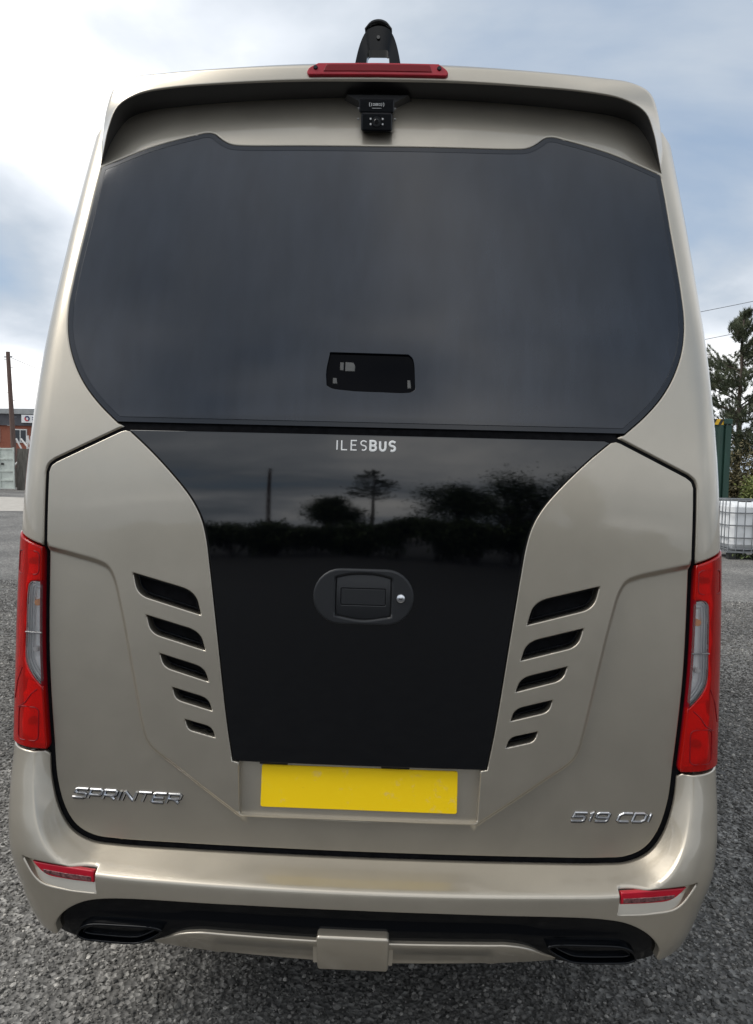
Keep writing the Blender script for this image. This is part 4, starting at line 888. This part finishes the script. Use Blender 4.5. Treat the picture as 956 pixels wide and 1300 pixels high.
mb = MB(); mb.box((0,0,.145), (1.2,1.0,.03)).build('pallet_deck', M['galv'], ib)
for xx in (-.5, 0, .5):
    for yy in (-.42, .42): mb = MB(); mb.box((xx,yy,.065), (.13,.14,.125)).build('pallet_foot', M['black'], ib)
pine((11.15,24,0), 6.9, 1.85, 1.9, 'dark pine tree behind the green container', tufts=1700)
pine((14.2,25.5,0), 6.6, 1.9, 1.6, 'pine tree at the right edge, partly out of frame', tufts=600)
bush('scrub_bush', (11.2,22.0,0), (1.6,.9,2.7), 10000, M['scrub'], 'brown green scrub under the pine beside the container', 'bush', leaf=.055, blobs=26)
bush('scrub_bush', (13.2,22.4,0), (1.5,.9,2.1), 7000, M['leaf'], 'darker green scrub at the right edge under the pine', 'bush', leaf=.055, blobs=22)
bush('low_shrub', (10.1,19.6,0), (1.0,.6,1.75), 6000, M['lime'], 'pale yellow green low shrub between container and tank', 'bush', leaf=.05, blobs=22)
bush('low_shrub', (11.6,19.9,0), (1.0,.6,1.6), 5000, M['lime'], 'pale low shrub at the right edge behind the tank', 'bush', leaf=.05, blobs=20)
gw = [(7.3+rng.normal()*.35, 13.0+rng.normal()*.25) for _ in range(260)]
C = np.array([(a, b, .05+.06*rng.random()) for a, b in gw]); nr = rng.normal(size=C.shape); wd = empty('weeds', (0,0,0)); 
lm = leaf_mesh('weeds', C, nr/np.linalg.norm(nr, axis=1, keepdims=True), .045, M['leaf'], None, .35); bpy.data.objects.remove(wd); lm.name = 'weeds'; tag(lm, 'small green weeds at the foot of the caged tank', 'weeds', kind='stuff')
# ------------------------------------------------------------------ behind the photographer, mirrored in the black panel
pine((-1.1,-34,0), 8.4, 2.0, 4.4, 'tall pine mirrored in the black tailgate panel, near its centre', tufts=700, needles=46)
for x_, y_, hh, wd_, lab in ((4.3,-33,6.6,3.2,'broad dark tree mirrored right of the pine in the black panel'), (7.9,-31,8.0,3.2,'tallest leafy tree mirrored at the right of the black panel'), (11.6,-30,9.0,1.8,'narrow tree mirrored at the right edge of the black panel'), (-4.2,-38,4.2,3.0,'low dark tree mirrored left of the pine in the black panel')):
    bush('leafy_tree', (x_, y_, 0), (wd_, 1.6, hh), 11000, M['leaf'], lab, 'tree', 'trees behind the photographer', leaf=.11, blobs=44, trunk=.9, trunk_r=.05)
for i, x_ in enumerate((-16,-12,-9,-6.5,-4,-1.8,.6,2.8,5,7.2,9.6,12.4,16)):
    bush('hedge_bush', (x_,-29-rng.random()*2,0), (2.6,1.2,2.7 if x_ > 0 else 1.9), 4200, M['leaf'], None, None, leaf=.13, blobs=14)
up2 = empty('utility_pole', (-7.6,-33,0)); tag(up2, 'timber pole mirrored in the upper left of the black panel', 'pole'); up2.rotation_euler = (0, R(-2), 0)
mb = MB(); mb.tube((0,0,-.2), (0,0,8.4), .16, .11, 12).build('shaft', M['timber'], up2, True)
hl = 'first second third fourth fifth sixth seventh eighth ninth tenth eleventh twelfth thirteenth'.split()
for ob in [o for o in col.objects if o.name.startswith('hedge_bush')]: tag(ob, hl.pop(0)+' hedge bush from the left in the row mirrored in the black panel', 'bush', 'hedge behind the photographer')

# ------------------------------------------------------------------ loose gravel round the vehicle: instanced stones
protos = bpy.data.collections.new('stone_shapes')
import bmesh
for i in range(6):
    bm = bmesh.new(); bmesh.ops.create_icosphere(bm, subdivisions=1, radius=1.0); sh = rng.uniform(.6, 1.15, 3)
    for v_ in bm.verts:
        k_ = 1+.32*(rng.random()-.5); v_.co = Vector((v_.co.x*sh[0]*k_, v_.co.y*sh[1]*k_, v_.co.z*sh[2]*.7*k_))
    me = bpy.data.meshes.new('stone'); bm.to_mesh(me); bm.free(); me.materials.append(M['stone'].m); so_ = bpy.data.objects.new('stone', me); protos.objects.link(so_)
def spread(x0, x1, y0, y1, dens, rmin, rmax):
    n = int((x1-x0)*(y1-y0)*dens); P = np.stack([rng.uniform(x0, x1, n), rng.uniform(y0, y1, n), np.zeros(n)], 1); s_ = rmin+(rmax-rmin)*rng.random(n)**3.0; P[:,2] = s_*.25; return P, s_
parts_ = [spread(-2.6, 2.6, -1.2, 2.5, 28, .013, .022), spread(-4,-1, 2.5, 6, 22, .013, .024), spread(1, 4, 2.5, 6, 22, .013, .024), spread(-2.6, 2.6, -1.2, 1.6, 5200, .004, .0112), spread(-3.6,-.6, 1.6, 4.2, 4200, .005, .0125), spread(.6, 3.6, 1.6, 4.2, 4200, .005, .0125), spread(-5.5,-1.4, 4.2, 8, 1500, .007, .013), spread(1.4, 5.5, 4.2, 8, 1500, .007, .013)]
P = np.concatenate([q[0] for q in parts_]); s_ = np.concatenate([q[1] for q in parts_])
me = bpy.data.meshes.new('loose_gravel'); me.vertices.add(len(P)); me.vertices.foreach_set('co', P.ravel())
a = me.attributes.new('size', 'FLOAT', 'POINT'); a.data.foreach_set('value', s_.astype(np.float32))
a = me.attributes.new('turn', 'FLOAT_VECTOR', 'POINT'); a.data.foreach_set('vector', rng.uniform(-.6, .6, (len(P),3)).astype(np.float32)*np.array([1,1,6], np.float32).ravel() if False else (rng.uniform(-1, 1, (len(P),3))*[.5,.5,3.14]).astype(np.float32).ravel())
gv = bpy.data.objects.new('loose_gravel', me); col.objects.link(gv); tag(gv, 'loose dark grey gravel covering the yard round the minibus', 'gravel', kind='stuff')
ng = bpy.data.node_groups.new('scatter_stones', 'GeometryNodeTree'); ng.interface.new_socket('Geometry', in_out='INPUT', socket_type='NodeSocketGeometry'); ng.interface.new_socket('Geometry', in_out='OUTPUT', socket_type='NodeSocketGeometry')
gi = ng.nodes.new('NodeGroupInput'); go = ng.nodes.new('NodeGroupOutput'); ip = ng.nodes.new('GeometryNodeInstanceOnPoints'); ci = ng.nodes.new('GeometryNodeCollectionInfo')
ci.inputs['Collection'].default_value = protos; ci.inputs['Separate Children'].default_value = True; ci.inputs['Reset Children'].default_value = True
ip.inputs['Pick Instance'].default_value = True
a1 = ng.nodes.new('GeometryNodeInputNamedAttribute'); a1.data_type = 'FLOAT'; a1.inputs['Name'].default_value = 'size'
a2 = ng.nodes.new('GeometryNodeInputNamedAttribute'); a2.data_type = 'FLOAT_VECTOR'; a2.inputs['Name'].default_value = 'turn'
l_ = ng.links; l_.new(gi.outputs[0], ip.inputs['Points']); l_.new(ci.outputs[0], ip.inputs['Instance']); l_.new(a1.outputs[0], ip.inputs['Scale']); l_.new(a2.outputs[0], ip.inputs['Rotation']); l_.new(ip.outputs[0], go.inputs[0])
md = gv.modifiers.new('scatter', 'NODES'); md.node_group = ng
